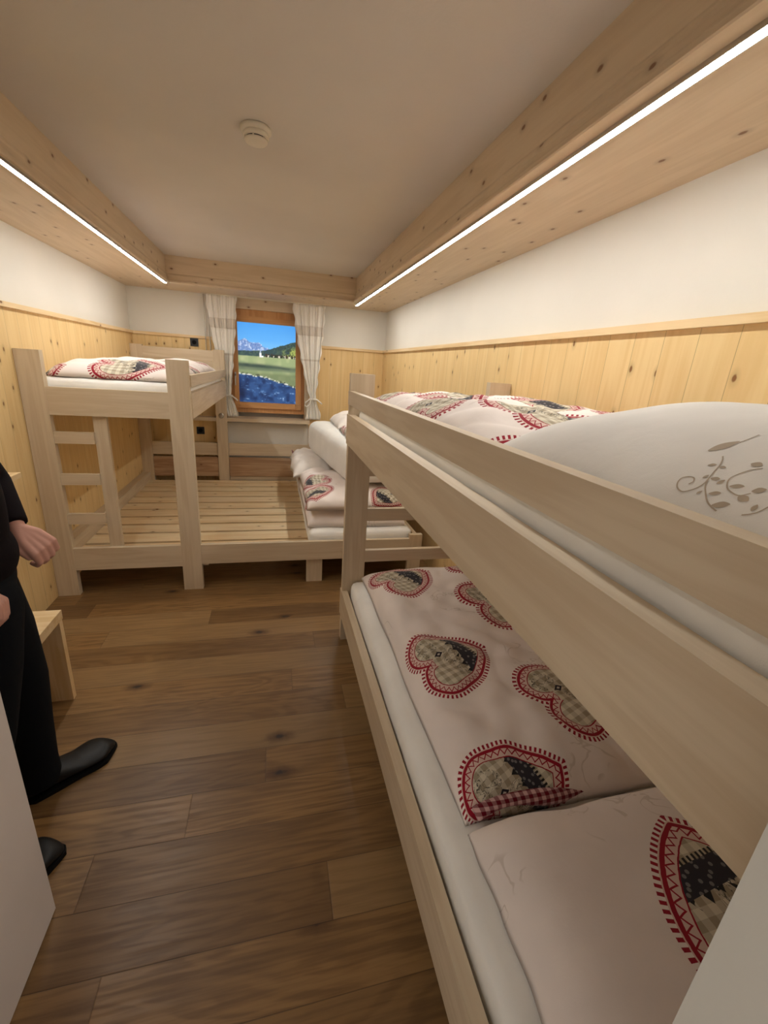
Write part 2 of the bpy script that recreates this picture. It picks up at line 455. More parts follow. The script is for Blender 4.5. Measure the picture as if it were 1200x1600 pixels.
# smoke detector
DX, DY = -.055, 2.235
t = thing('smoke_detector', (DX, DY, ZT), 'round white smoke detector on the ceiling', 'smoke detector')
bm = bmesh.new(); lathe(bm, (DX, DY, ZT), [(.058, 0), (.062, -.004), (.062, -.014), (.056, -.020), (.03, -.020)]); obj('base', bm, PLAST, t, smooth=True)
bm = bmesh.new(); lathe(bm, (DX, DY, ZT), [(.046, -.018), (.050, -.022), (.052, -.032), (.050, -.036), (.02, -.036)]); obj('body', bm, PLAST, t, smooth=True)
bm = bmesh.new(); lathe(bm, (DX, DY, ZT), [(.040, -.036), (.040, -.043), (.02, -.043)]); obj('air_slot', bm, BLACK, t, smooth=False)
for i in range(6):
    bm = bmesh.new(); a = i*PI/3+.3; B(bm, DX+.043*math.cos(a)-.003, DX+.043*math.cos(a)+.003, DY+.043*math.sin(a)-.003, DY+.043*math.sin(a)+.003, ZT-.044, ZT-.035)
    obj('rib', bm, PLAST, t)
bm = bmesh.new(); lathe(bm, (DX, DY, ZT), [(.047, -.042), (.047, -.047), (.040, -.054), (.02, -.058), (.004, -.059)]); obj('cap', bm, PLAST, t, smooth=True)

# ------------------------------------------------------------------ window with backlit landscape picture
GY = YB+.10
GX0, GX1, GZ0, GZ1 = -.397, .272, 1.165, 2.068
wt = bpy.data.objects.new('window_1', None); col.objects.link(wt); wt.location = (-.06, YB, 1.0); wt['kind'] = 'structure'
fx0, fx1, fz0, fz1 = -.52, .372, 1.045, 2.20
bm = bmesh.new()   # outer frame
for q in ((fx0, GX0-.045, fz0, fz1), (GX1+.055, fx1, fz0, fz1), (GX0-.045, GX1+.055, GZ1+.055, fz1), (GX0-.045, GX1+.055, fz0, GZ0-.06)):
    B(bm, q[0], q[1], GY-.02, GY+.06, q[2], q[3])
obj('outer_frame', bm, LARCH['z'], wt, bev=.003)
bm = bmesh.new()   # sash
o4 = (GX0-.05, GX1+.06, GZ0-.065, GZ1+.06)
B(bm, o4[0], GX0+.004, GY-.045, GY+.02, o4[2], o4[3]); B(bm, GX1-.004, o4[1], GY-.045, GY+.02, o4[2], o4[3])
obj('sash', bm, LARCH['z'], wt, bev=.006)
bm = bmesh.new(); B(bm, GX0, GX1, GY-.045, GY+.02, GZ1-.004, o4[3]); B(bm, GX0, GX1, GY-.045, GY+.02, o4[2], GZ0+.004)
obj('sash_rail', bm, LARCH['x'], wt, bev=.006)
bm = bmesh.new()
zc = 1.48
B(bm, GX0-.040, GX0-.022, GY-.055, GY-.045, zc-.03, zc+.03); B(bm, GX0-.037, GX0-.025, GY-.085, GY-.055, zc-.01, zc+.01); B(bm, GX0-.037, GX0-.025, GY-.085, GY-.073, zc-.12, zc+.01)
obj('window_handle', bm, STEEL, wt, bev=.003)
bm = bmesh.new(); B(bm, fx0, NX1-.001, YB+.03, YB+.20, fz1, NZ1-.002); obj('shutter_box', bm, COVE['x'], wt, bev=.012)
bm = bmesh.new(); B(bm, fx1-.001, NX1+.03, YB-.022, YB+.03, .99, NZ1-.001); obj('casing', bm, BEECH['z'], wt, bev=.002)
bm = bmesh.new(); B(bm, NX0-.02, fx0+.02, YB-.022, YB+.03, .99, NZ1-.001); obj('casing', bm, BEECH['z'], wt, bev=.002)
bm = bmesh.new(); B(bm, fx1, fx1+.02, YB+.03, YB+.2, 1.0, fz1); B(bm, fx0-.02, fx0, YB+.03, YB+.2, 1.0, fz1); obj('reveal_lining', bm, LARCH['z'], wt)

def picture():
    W_, H_ = 150, 200
    rs = np.random.RandomState(3)
    def vnoise(fx, fy, seed):
        r = np.random.RandomState(seed); g = r.rand(int(fy)+3, int(fx)+3)
        ys = np.linspace(0, fy, H_); xs = np.linspace(0, fx, W_)
        iy = ys.astype(int); ix = xs.astype(int); ty = ys-iy; tx = xs-ix
        ty = ty*ty*(3-2*ty); tx = tx*tx*(3-2*tx)
        a = g[np.ix_(iy, ix)]; b = g[np.ix_(iy, ix+1)]; c = g[np.ix_(iy+1, ix)]; d = g[np.ix_(iy+1, ix+1)]
        return (a*(1-tx)+b*tx)*(1-ty[:, None]) + (c*(1-tx)+d*tx)*ty[:, None]
    V, U = np.meshgrid(np.linspace(0, 1, H_), np.linspace(0, 1, W_), indexing='ij')
    def mixc(img, m, c):
        m = np.clip(m, 0, 1)[..., None]; return img*(1-m) + np.array(c, float)*m
    sm = lambda x, w=.006: np.clip(x/w, 0, 1)
    n1 = vnoise(14, 18, 1); n2 = vnoise(40, 50, 2); n3 = vnoise(75, 100, 5); nw = .6*vnoise(13, 42, 8)+.4*vnoise(40, 70, 9)
    img = np.zeros((H_, W_, 3)); img[:] = (96, 170, 235)
    img = mixc(img, (V-.75)/.3, (70, 150, 228)); img = mixc(img, (.8-V)*2.2, (160, 205, 245))
    ridge = .735+.075*np.exp(-((U-.13)/.10)**2)+.05*np.exp(-((U-.34)/.09)**2)+.02*np.exp(-((U-.02)/.05)**2)+.02*(n2-.5)-.06*U
    img = mixc(img, sm(ridge-V), (112, 142, 196)); img = mixc(img, sm(ridge-V)*np.clip((n2-.45)*3, 0, 1)*.8, (205, 218, 240)); img = mixc(img, sm(ridge-V)*np.clip((.45-n3)*3, 0, 1)*.5, (72, 96, 150))
    hill = .655+.03*U+.125*np.clip(U-.42, 0, 1)/.58*1.0+.014*(n2-.5)+.0
    img = mixc(img, sm(hill-V), (52, 74, 78)); img = mixc(img, sm(hill-V)*np.clip((n2-.5)*2, 0, 1), (78, 98, 84))
    sun = sm(hill-.05-V, .03)*sm(U-.62, .2)*np.clip((n1-.25)*2, 0, 1); img = mixc(img, sun, (158, 172, 92))
    img = mixc(img, sm(hill-V)*sm(U-.6, .2)*(n3 > .62)*.7, (48, 62, 46))
    img = mixc(img, sm(.60-V, .01), (146, 162, 118)); img = mixc(img, sm(.60-V, .01)*np.clip((n1-.4)*1.3, 0, 1), (182, 188, 142))
    img = mixc(img, np.exp(-((V-.485+.03*U)/.022)**2)*(.5+.5*n1), (46, 58, 58)); img = mixc(img, np.exp(-((V-.465)/.03)**2)*.6*sm(.8-U,.3), (50, 66, 60)); img = mixc(img, np.exp(-((V-.43)/.02)**2)*.5, (78, 92, 78))
    img = mixc(img, sm(.42-V, .05)*.6, (92, 104, 74))
    # village
    for i in range(12):
        u0 = .46+.045*i+rs.rand()*.01; hh = .018+.014*rs.rand()
        img = mixc(img, ((U > u0) & (U < u0+.034) & (V > .592) & (V < .592+hh)).astype(float), (206, 200, 184) if i % 2 else (70, 58, 50))
        img = mixc(img, ((np.abs(U-u0-.017) < .024-(V-.592-hh)*1.2) & (V > .592+hh) & (V < .610+hh)).astype(float), (66, 52, 46))
    for i in range(14):
        u0 = .42+.57*rs.rand(); hh = .03+.03*rs.rand(); img = mixc(img, ((np.abs(U-u0) < .012*(1-(V-.59)/hh)) & (V > .59) & (V < .59+hh)).astype(float), (34, 50, 40))
    img = mixc(img, ((U > .365) & (U < .40) & (V > .585) & (V < .635)).astype(float), (240, 240, 236)); img = mixc(img, ((np.abs(U-.382) < .018*(.675-V)/.04) & (V > .635) & (V < .675)).astype(float), (176, 190, 205)); img = mixc(img, ((U > .40) & (U < .43) & (V > .585) & (V < .606)).astype(float), (236, 236, 230))
    # river
    bank = .375-.06*U-.10*U*U+.02*(n1-.5)
    riv = sm(bank-V, .01)
    img = mixc(img, riv, (46, 78, 128)); img = mixc(img, riv*np.clip((n1-.4)*1.8, 0, 1), (26, 46, 88)); img = mixc(img, riv*np.clip((nw-.62)*4, 0, 1)*.7, (112, 152, 200)); img = mixc(img, riv*np.clip((nw-.80)*6, 0, 1)*.9, (204, 218, 236)); img = mixc(img, riv*np.clip((.3-nw)*4, 0, 1)*.6, (20, 34, 66))
    img = mixc(img, riv*np.exp(-((U-.05)/.08)**2)*np.exp(-((V-.12)/.12)**2)*.8, (14, 22, 50))
    rock = np.exp(-((V-bank)/.014)**2)*np.clip((n2-.52)*6, 0, 1); img = mixc(img, rock, (220, 220, 216))
    rock = np.exp(-((V-bank-.012)/.010)**2)*np.clip((.42-n2)*6, 0, 1); img = mixc(img, rock, (60, 62, 56))
    img = np.clip(img/255, 0, 1); li = np.where(img <= .04045, img/12.92, ((img+.055)/1.055)**2.4)
    bm = bmesh.new()
    X = GX0 + (GX1-GX0)*U; Z = GZ0 + (GZ1-GZ0)*V
    vs = [[bm.verts.new((X[j, i], GY-.012, Z[j, i])) for i in range(W_)] for j in range(H_)]
    for j in range(H_-1):
        for i in range(W_-1): bm.faces.new((vs[j][i], vs[j][i+1], vs[j+1][i+1], vs[j+1][i]))
    t = T('landscape_picture_print', .35, .4)
    a = t.n.new('ShaderNodeVertexColor'); a.layer_name = 'picture'
    t.put(a.outputs[0], t.b.inputs['Emission Color']); t.b.inputs['Emission Strength'].default_value = .42
    t.out(t.mix(.5, a.outputs[0], (0, 0, 0, 1)))
    o = obj('landscape_picture', bm, t.m, wt)
    o['label'] = 'backlit picture of a river, meadow, church and mountains'
    ca = o.data.color_attributes.new('picture', 'FLOAT_COLOR', 'POINT')
    ca.data.foreach_set('color', np.concatenate([li, np.ones((H_, W_, 1))], 2).astype(np.float32).ravel())
    bm = bmesh.new(); B(bm, GX0, GX1, GY-.010, GY+.012, GZ0, GZ1); obj('light_box', bm, PLAST, wt)
picture()

# window sill board
S(box('trim_15', -.93, NX1+.035, YB-.16, YB+.10, .955, .995, BEECH, bev=.004))

# curtains
def curtain(x0, x1, zt, zb, xtie, ztie, tiew, botw, xbot, y, label, seed):
    t = thing('curtain', ((x0+x1)/2, y, ZC), label, 'curtain')
    nu, nv = 90, 70
    def pt(u, v):   # u 0..1 across, v 0..1 down
        z = zt+(zb-zt)*v
        if z > ztie:
            k = (zt-z)/(zt-ztie); ks = k**1.35
            cx = (x0+x1)/2*(1-ks)+xtie*ks; wd = (x1-x0)*(1-ks)+tiew*ks
        else:
            k = (ztie-z)/(ztie-zb); ks = 1-(1-k)**2
            cx = xtie+(xbot-xtie)*k; wd = tiew+(botw-tiew)*ks
        amp = .008+.006*math.sin(v*PI)
        ph = seed + 1.2*math.sin(u*3+seed)
        yy = y + amp*math.sin(u*2*PI*4.5+ph+v*1.0) + .006*math.sin(u*2*PI*11+v*4)
        xx = cx+(u-.5)*wd + .006*math.sin(u*2*PI*4.5+ph+1.2)
        if u < .02 or u > .98: xx += .008*math.sin(v*46+seed)
        if abs(z-ztie) < .05: yy = y+(yy-y)*(.45+.55*abs(z-ztie)/.05)
        return Vector((xx, yy, z))
    def sheet(v0, v1, name, mat, par, th=0.0, n=nv):
        bm = bmesh.new()
        g = [[bm.verts.new(pt(i/nu, v0+(v1-v0)*j/n) + Vector((0, -th, 0))) for i in range(nu+1)] for j in range(n+1)]
        for j in range(n):
            for i in range(nu): bm.faces.new((g[j][i], g[j+1][i], g[j+1][i+1], g[j][i+1]))
        o = obj(name, bm, mat, par, smooth=True)
        s = o.modifiers.new('thickness', 'SOLIDIFY'); s.thickness = .0015
        return o
    sheet(0, 1, 'fabric', CURT, t)
    for a, b in ((.175, .255), (.455, .472)): sheet(a, b, 'lace_band', LACE, t, .0025, 8)
    # tie
    bm = bmesh.new()
    tube(bm, [(xtie+(tiew/2+.014)*math.cos(a), y+.036*math.sin(a), ztie+.004*math.sin(2*a)) for a in [2*PI*i/24 for i in range(25)]], .009)
    ty = y-.042
    loop = [(xtie, ty, ztie+.005), (xtie-.05, ty-.008, ztie-.005), (xtie-.095, ty-.01, ztie-.04), (xtie-.098, ty-.008, ztie-.075), (xtie-.075, ty-.006, ztie-.088), (xtie-.05, ty-.004, ztie-.07), (xtie-.035, ty-.003, ztie-.035), (xtie-.03, ty, ztie)]
    tube(bm, loop, .008)
    tube(bm, [(xtie, ty, ztie+.005), (xtie+.05, ty-.008, ztie-.003), (xtie+.085, ty-.008, ztie-.03), (xtie+.105, ty-.004, ztie-.05)], .008)
    obj('tie_cord', bm, CURT, t, smooth=True)
    # header rings
    for k in range(6):
        bm = bmesh.new()
        x = x0+(x1-x0)*(k+.5)/6
        tube(bm, [(x+.012*math.cos(a), y, zt-.006+.012*math.sin(a)) for a in [2*PI*i/12 for i in range(13)]], .002, 6)
        obj('curtain_ring', bm, PLAST, t)
    return t
CYY = YB-.072
curtain(-.700, -.375, 2.298, 1.005, -.505, 1.245, .05, .12, -.455, CYY, 'cream lace-banded curtain tied back left of the window', 1.0)
curtain(.235, .60, 2.298, 1.005, .470, 1.25, .060, .18, .48, CYY, 'cream lace-banded curtain tied with a bow right of the window', 2.3)
t = thing('curtain_rail', (-.09, CYY, ZC), 'slim white curtain rail under the cove above the window', 'curtain rail')
bm = bmesh.new(); B(bm, -.74, .58, CYY-.009, CYY+.009, ZC-.012, ZC-.001); obj('rail', bm, PLAST, t)
for x, lab in ((-.725, 'thin hanging pull rod beside the left curtain, nearer the corner'), (-.68, 'thin hanging pull rod just left of the left curtain')):
    bm = bmesh.new(); tube(bm, [(x, YB-.045, 1.30), (x+.002, YB-.045, 1.8), (x, YB-.045, ZC-.004)], .005, 8)
    o = obj('pull_rod', bm, STEEL, off=(x, YB-.05, ZC)); tag(o, lab, 'pull rod', 'pull rods by the left curtain')

# sockets
def socket(x, z, label):
    y = YB-PT
    t = thing('wall_socket', (x, y, z), label, 'socket')
    h = .042
    bm = bmesh.new(); B(bm, x-h, x+h, y-.010, y, z-h, z+h); obj('faceplate', bm, BLACK, t, bev=.004)
    bm = bmesh.new(); lathe(bm, (x, y-.010, z), [(.024, 0), (.024, -.003), (.020, -.003), (.019, -.0005), (.005, -.0005)], 28, 'y'); obj('socket_well', bm, SOLE, t)
socket(-.848, 1.800, 'black square socket on the wood panel above the left bunk')
socket(-.841, .822, 'black square socket on the wood panel below the window sill')

# ------------------------------------------------------------------ door leaf and doorway
d = bpy.data.objects.new('door_1', None); col.objects.link(d); d.location = (-.70, YF, 0); d['kind'] = 'structure'
bm = bmesh.new(); B(bm, -.712, -.672, YF+.012, 1.076, .004, 2.03); obj('door_leaf', bm, DOORM, d, bev=.002)
bm = bmesh.new()
for s, x in ((1, -.672), (-1, -.712)):
    cyl(bm, (x, 1.0, 1.02), (x+s*.045, 1.0, 1.02), .009); cyl(bm, (x+s*.045, 1.008, 1.02), (x+s*.045, .88, 1.02), .009)
    cyl(bm, (x, 1.0, 1.02), (x+s*.006, 1.0, 1.02), .026)
obj('door_handle', bm, STEEL, d)

# ------------------------------------------------------------------ bunks
BW = BEECH
RZ0, RZ1 = .18, .35       # bottom rails
UZ0, UZ1 = 1.25, 1.41     # upper rails
GU0, GU1 = 1.463, 1.533   # guard
PZ = 1.622
# --- right bunk, long side along y
RX0, RX1, RY0, RY1 = .395, 1.325, .125, 2.38
rb = thing('bunk_bed', (.86, 1.25, 0), 'pale wooden two-storey bunk bed on the right, nearest the camera', 'bunk bed', 'pale wooden bunk beds')
th = .032
PX = .13
for x0 in (RX0, RX1-PX):
    for y0 in (RY0, RY1-.045):
        box('bed_post', x0, x0+PX, y0, y0+.045, 0, PZ, BW, rb, bev=.004)
for x0 in (RX0, RX1-th):
    ya, yb_ = (RY0-.0+.045, RY1-.045)
    for z0, z1, nm in ((RZ0, RZ1, 'side_rail'), (UZ0, UZ1, 'side_rail')):
        if x0 == RX0: box(nm, x0-.006, x0+th, RY0, RY1, z0, z1, BW, rb, bev=.004)
        else: box(nm, x0, x0+th, ya, yb_, z0, z1, BW, rb, bev=.004)
box('guard_rail', RX0-.006, RX0+.024, RY0, RY1-.02, GU0, GU1, BW, rb, bev=.004)
for y0 in (RY0+.005, RY1-.040):
    for z0, z1 in ((RZ0, RZ1), (UZ0, UZ1)): box('end_rail', RX0+PX, RX1-PX, y0, y0+th, z0, z1, BW, rb)
for z0 in (.535, .80, 1.07): box('ladder_rung', RX0+PX, RX1-PX, RY1-.040, RY1-.012, z0, z0+.075, BW, rb)
def slats_y(xa, xb, ya, yb_, n, z, par, wdt, mat=SLAT):
    for i in range(n):
        y0 = ya+(yb_-ya)*i/n
        box('slat', xa, xb, y0, y0+wdt, z-.018, z, mat, par, bev=.002, axis='x')
slats_y(RX0+th, RX1-th, RY0+.06, RY1-.10, 14, .26, rb, .10)
slats_y(RX0+th, RX1-th, RY0+.06, RY1-.10, 14, 1.31, rb, .10)
for z in (.225, 1.275):
    for x0 in (RX0+th, RX1-th-.025): box('slat_support', x0, x0+.025, RY0+.05, RY1-.05, z, z+.017, BW, rb, bev=0)

# --- left bunk, ladder end faces the camera
LX0, LX1, LY0, LY1 = -1.469, -.525, 3.118, 5.44
lb = thing('bunk_bed', (-1.0, 4.28, 0), 'pale wooden bunk bed in the far left corner with ladder end facing the room', 'bunk bed', 'pale wooden bunk beds')
LP = .132
PT2 = .045
box('bed_post', LX0, LX0+LP, LY0, LY0+PT2, 0, 1.626, BW, lb, bev=.004)
box('bed_post', LX1-LP, LX1, LY0, LY0+PT2, 0, 1.622, BW, lb, bev=.004)
for x0 in (LX0, LX1-.118): box('bed_post', x0, x0+.118, LY1-PT2, LY1, 0, 1.738, BW, lb, bev=.012)
for z0, z1 in ((.19, .352), (1.25, 1.418)): box('end_rail', LX0+LP-.002, LX1-LP+.002, LY0+.003, LY0+.035, z0, z1, BW, lb)
for z0 in (1.072, .80, .527): box('ladder_rung', LX0+LP-.002, -1.115, LY0+.008, LY0+.036, z0, z0+.073, BW, lb)
box('ladder_stile', -1.118, -1.040, LY0+.035, LY0+.068, .26, 1.30, BW, lb, bev=.005)
box('side_rail', LX1-th, LX1+.004, LY0+PT2, LY1-PT2, 1.252, 1.418, BW, lb)
box('side_rail', LX0, LX0+th, LY0+PT2, LY1-PT2, 1.252, 1.418, BW, lb)
box('side_rail', LX0, LX0+.075, LY0+PT2, LY1-PT2, .22, .352, BW, lb)
box('guard_rail', LX1-.024, LX1+.006, LY0+PT2-.004, LY1-.01, 1.458, 1.532, BW, lb)
box('headboard', LX0+.118, LX1-.118, LY1-.040, LY1-.010, 1.612, 1.724, BW, lb)
box('headboard', LX0+.118, LX1-.118, LY1-.046, LY1-.016, 1.38, 1.609, BW, lb)
box('end_rail', LX0+.118, LX1-.118, LY1-.040, LY1-.010, 1.25, 1.37, BW, lb)
slats_y(LX0+th, LX1-th, LY0+.06, LY1-.10, 14, 1.31, lb, .10)
for x0 in (LX0+th, LX1-th-.025): box('slat_support', x0, x0+.025, LY0+.05, LY1-.05, 1.275, 1.292, BW, lb, bev=0)
bm = bmesh.new(); lathe(bm, (LX1-.062, LY1-PT2, 1.02), [(.030, 0), (.030, -.006), (.024, -.010), (.012, -.012)], 30, 'y')
o = obj('round_knob', bm, STEEL, lb, smooth=False); o['label'] = 'small round metal knob on the rear post'

# --- low slatted platform bed running from the bunk to the right
px1 = 1.175
pb = thing('platform_bed', (.3, 4.2, 0), 'low wooden platform bed of bare slats in front of the window', 'bed')
box('front_rail', LX1, 1.066, LY0+.008, LY0+.040, .20, .352, BW, pb)
box('end_post', 1.066, px1, LY0+.004, LY0+.044, 0, .388, BW, pb)
box('leg', .238, .362, LY0+.03, LY0+.075, 0, .20, BW, pb)
box('end_rail', px1-.04, px1-.008, LY0+.044, LY1-.06, .20, .352, BW, pb)
box('end_post', 1.066, px1, LY1-.045, LY1, 0, .388, BW, pb)
ys = [5.265, 5.075, 4.88, 4.675, 4.465, 4.26, 4.05, 3.845, 3.64, 3.43, 3.20]
for k, yy in enumerate(ys[:-1]):
    yn = ys[k+1]
    box('slat', LX0+.077, px1-.042, yn+.034, yy, .228, .252, SLAT, pb, bev=.003, axis='x')
box('slat', LX0+.077, px1-.042, 5.285, 5.385, .228, .252, SLAT, pb, bev=.003, axis='x')
box('slat', LX0+.077, px1-.042, LY0+.07, 3.20, .228, .252, SLAT, pb, bev=.003, axis='x')
for x in (-.55, .30, 1.0): box('slat_support', x, x+.06, LY0+.07, LY1-.06, .16, .226, BW, pb, bev=0)
# tall back boards of the platform (behind the bunk posts)
bbx0, bbx1 = LX0+.12, px1
box('back_board', LX1+.004, bbx1, LY1-.028, LY1-.002, .555, .70, BW, pb)
box('back_board', LX1+.004, bbx1, LY1-.040, LY1-.002, .30, .53, DARKB, pb)
box('back_board', bbx0, LX1-.122, LY1-.028, LY1-.002, .555, .70, BW, pb)
box('back_board', bbx0, LX1-.122, LY1-.040, LY1-.002, .30, .53, DARKB, pb)
box('back_board', LX1+.004, bbx1, LY1-.030, LY1-.006, .25, .295, BW, pb)

# ------------------------------------------------------------------ soft furnishings
def nz(x, y, z=0.0): return noise.noise(Vector((x, y, z)))
def soft(name, x0, x1, y0, y1, z0, h, mat, label=None, cat=None, parent=None, p=5.0, q=2.2, nu=90, nv=110, wr=.008, wf=4.0, seed=0., wob=.012, under=.01, hearts=None, rot=0.0, tilt=None, zf=None, edge=None):
    """puffy closed cloth body; hearts = [(tip xy, notch xy)] in world"""
    cx, cy = (x0+x1)/2, (y0+y1)/2; a, b = (x1-x0)/2, (y1-y0)/2
    def prm(i, n):
        t = -1+2*i/n; return math.sin(t*PI/2)*.55+t*.45
    def top(u, v):
        e = max(0.0, 1-abs(u)**p)**(1/q) * max(0.0, 1-abs(v)**p)**(1/q)
        return e
    def P(u, v, up):
        ex = 1+wob*nz(v*2.3+seed, seed)*2/a*.5 ; ey = 1+wob*nz(u*2.3, seed+9)*2/b*.5
        x = cx+a*u*ex; y = cy+b*v*ey
        e = top(u, v)
        w1 = abs(nz(x*wf+seed, y*wf*.6, seed)); w2 = nz(x*wf*2.6, y*wf*2.2+seed, 3.1)
        # long folds
        fo = nz(x*wf*.8+y*wf*1.2, y*wf*.25-x*.3, seed+5)
        if up: z = z0 + h*e*(1+.28*nz(x*2.2+seed, y*2.2, 7.7)) + e*wr*(2.2*w1+1.1*w2+2.0*abs(fo))
        else: z = z0 + under*(1-e)
        if zf: z += zf(x, y)
        V_ = Vector((x, y, z))
        if rot:
            c_, s_ = math.cos(rot), math.sin(rot); V_ = Vector((cx+(x-cx)*c_-(y-cy)*s_, cy+(x-cx)*s_+(y-cy)*c_, z))
        return V_
    bm = bmesh.new()
    U = [prm(i, nu) for i in range(nu+1)]; Vv = [prm(j, nv) for j in range(nv+1)]
    gt = [[bm.verts.new(P(u, v, True)) for u in U] for v in Vv]
    gb = [[None]*(nu+1) for _ in Vv]
    for j, v in enumerate(Vv):
        for i, u in enumerate(U):
            if i in (0, nu) or j in (0, nv): gb[j][i] = gt[j][i]
            else: gb[j][i] = bm.verts.new(P(u, v, False))
    fab = {}
    if hearts is not None:
        mj, mi = nv//2, nu//2
        # fabric coordinates by arc length from the middle
        for j in range(nv+1):
            acc = 0; 
            fab[(j, mi)] = [0, 0]
            for i in range(mi+1, nu+1): acc += (gt[j][i].co-gt[j][i-1].co).length; fab[(j, i)] = [acc, 0]
            acc = 0
            for i in range(mi-1, -1, -1): acc -= (gt[j][i].co-gt[j][i+1].co).length; fab[(j, i)] = [acc, 0]
        for i in range(nu+1):
            acc = 0; fab[(mj, i)][1] = 0
            for j in range(mj+1, nv+1): acc += (gt[j][i].co-gt[j-1][i].co).length; fab[(j, i)][1] = acc
            acc = 0
            for j in range(mj-1, -1, -1): acc -= (gt[j][i].co-gt[j+1][i].co).length; fab[(j, i)][1] = acc
        def tofab(pt):
            if len(pt) == 3:   # already fabric coordinates
                return Vector((pt[0], pt[1]))
            best = min(((gt[j][i].co.xy-Vector(pt)).length, j, i) for j in range(nv+1) for i in range(nu+1))
            return Vector(fab[(best[1], best[2])])
        hs = []
        for tip, notch in hearts:
            tp, nt = tofab(tip), tofab(notch)
            s = (nt-tp).length/1.03; yd = (nt-tp).normalized(); xd = Vector((yd.y, -yd.x))
            o = tp + yd*.136*s; hs.append((o, xd, yd, s))
        uvl = bm.loops.layers.uv.new('print')
    for j in range(nv):
        for i in range(nu):
            f = bm.faces.new((gt[j][i], gt[j][i+1], gt[j+1][i+1], gt[j+1][i])); f.smooth = True
            if hearts is not None:
                c = Vector(fab[(j, i)])
                hsel = min(hs, key=lambda h_: ((c-h_[0]-h_[2]*.5*h_[3]).length)/h_[3])
                for lp, (jj, ii) in zip(f.loops, ((j, i), (j, i+1), (j+1, i+1), (j+1, i))):
                    d_ = Vector(fab[(jj, ii)])-hsel[0]
                    lp[uvl].uv = (d_.dot(hsel[1])/hsel[3], d_.dot(hsel[2])/hsel[3])
            k = [gb[j][i], gb[j+1][i], gb[j+1][i+1], gb[j][i+1]]
            if len(set(k)) == 4 :
                try:
                    f = bm.faces.new(k); f.smooth = True
                    if hearts is not None:
                        for lp in f.loops: lp[uvl].uv = (5, 5)
                except ValueError: pass
    o = obj(name, bm, mat, parent, off=(cx, cy, z0) if parent is None else None)
    if label: tag(o, label, cat)
    return o, P

def grid_hearts(x0, x1, y0, y1, s, step, ang=.3, seed=1):
    """printed repeat in fabric coordinates"""
    r = random.Random(seed); out = []; row = 0; y = y0
    while y < y1:
        x = x0+(step/2 if row % 2 else 0)
        while x < x1:
            a = ang + (PI if row % 2 else 0)*0
            nt = (x, y, 0); tp = (x+s*math.cos(a), y+s*math.sin(a), 0)
            out.append((tp, nt)); x += step
        y += step*.8; row += 1
    return out

def mattress(x0, x1, y0, y1, z0, z1, label, mat=None, r=.04, seed=0., yaw=0.):
    """rounded sheeted mattress: dense box with rounded edges and soft folds"""
    bm = bmesh.new(); nx, ny, nzv = 24, 60, 7
    cx, cy, cz = (x0+x1)/2, (y0+y1)/2, (z0+z1)/2; hx, hy, hz = (x1-x0)/2, (y1-y0)/2, (z1-z0)/2
    bmesh.ops.create_grid
    def rp(p):
        q = Vector((max(-hx+r, min(hx-r, p.x)), max(-hy+r, min(hy-r, p.y)), max(-hz+r, min(hz-r, p.z))))
        d = p-q
        if d.length > 1e-9: d = d.normalized()*r
        q2 = q+d
        n = .006*nz(q2.x*6+seed, q2.y*4, q2.z*9)+.004*abs(nz(q2.x*14, q2.y*9+seed, 2))
        q2 += d.normalized()*n if d.length > 0 else Vector((0, 0, n if p.z > 0 else 0))
        return q2+Vector((cx, cy, cz))
    V_ = {}
    def gv(i, j, k):
        if (i, j, k) not in V_:
            V_[(i, j, k)] = bm.verts.new(rp(Vector((-hx+2*hx*i/nx, -hy+2*hy*j/ny, -hz+2*hz*k/nzv))))
        return V_[(i, j, k)]
    for i in range(nx):
        for j in range(ny):
            bm.faces.new((gv(i, j, nzv), gv(i+1, j, nzv), gv(i+1, j+1, nzv), gv(i, j+1, nzv)))
            bm.faces.new((gv(i, j, 0), gv(i, j+1, 0), gv(i+1, j+1, 0), gv(i+1, j, 0)))
    for k in range(nzv):
        for i in range(nx):
            bm.faces.new((gv(i, 0, k), gv(i+1, 0, k), gv(i+1, 0, k+1), gv(i, 0, k+1)))
            bm.faces.new((gv(i, ny, k), gv(i, ny, k+1), gv(i+1, ny, k+1), gv(i+1, ny, k)))
        for j in range(ny):
            bm.faces.new((gv(0, j, k), gv(0, j, k+1), gv(0, j+1, k+1), gv(0, j+1, k)))
            bm.faces.new((gv(nx, j, k), gv(nx, j+1, k), gv(nx, j+1, k+1), gv(nx, j, k+1)))
    o = obj('mattress', bm, mat or SHEET, None, smooth=True, off=(cx, cy, z0))
    o.rotation_euler = (0, 0, yaw)
    return tag(o, label, 'mattress')

mattress(RX0+.045, RX1-.04, RY0+.055, RY1-.05, .262, .425, 'white-sheeted mattress on the lower level of the right bunk', seed=1)
mattress(RX0+.045, RX1-.04, RY0+.055, RY1-.05, 1.312, 1.455, 'white-sheeted mattress on the upper level of the right bunk', seed=2)
mattress(LX0+.04, LX1-.04, LY0+.05, LY1-.06, 1.312, 1.472, 'white-sheeted mattress on the upper level of the far left bunk', seed=3)
mattress(.262, 1.10, LY0+.055, 5.30, .254, .418, 'white-sheeted mattress lying on the slats below the piled bedding', seed=4)

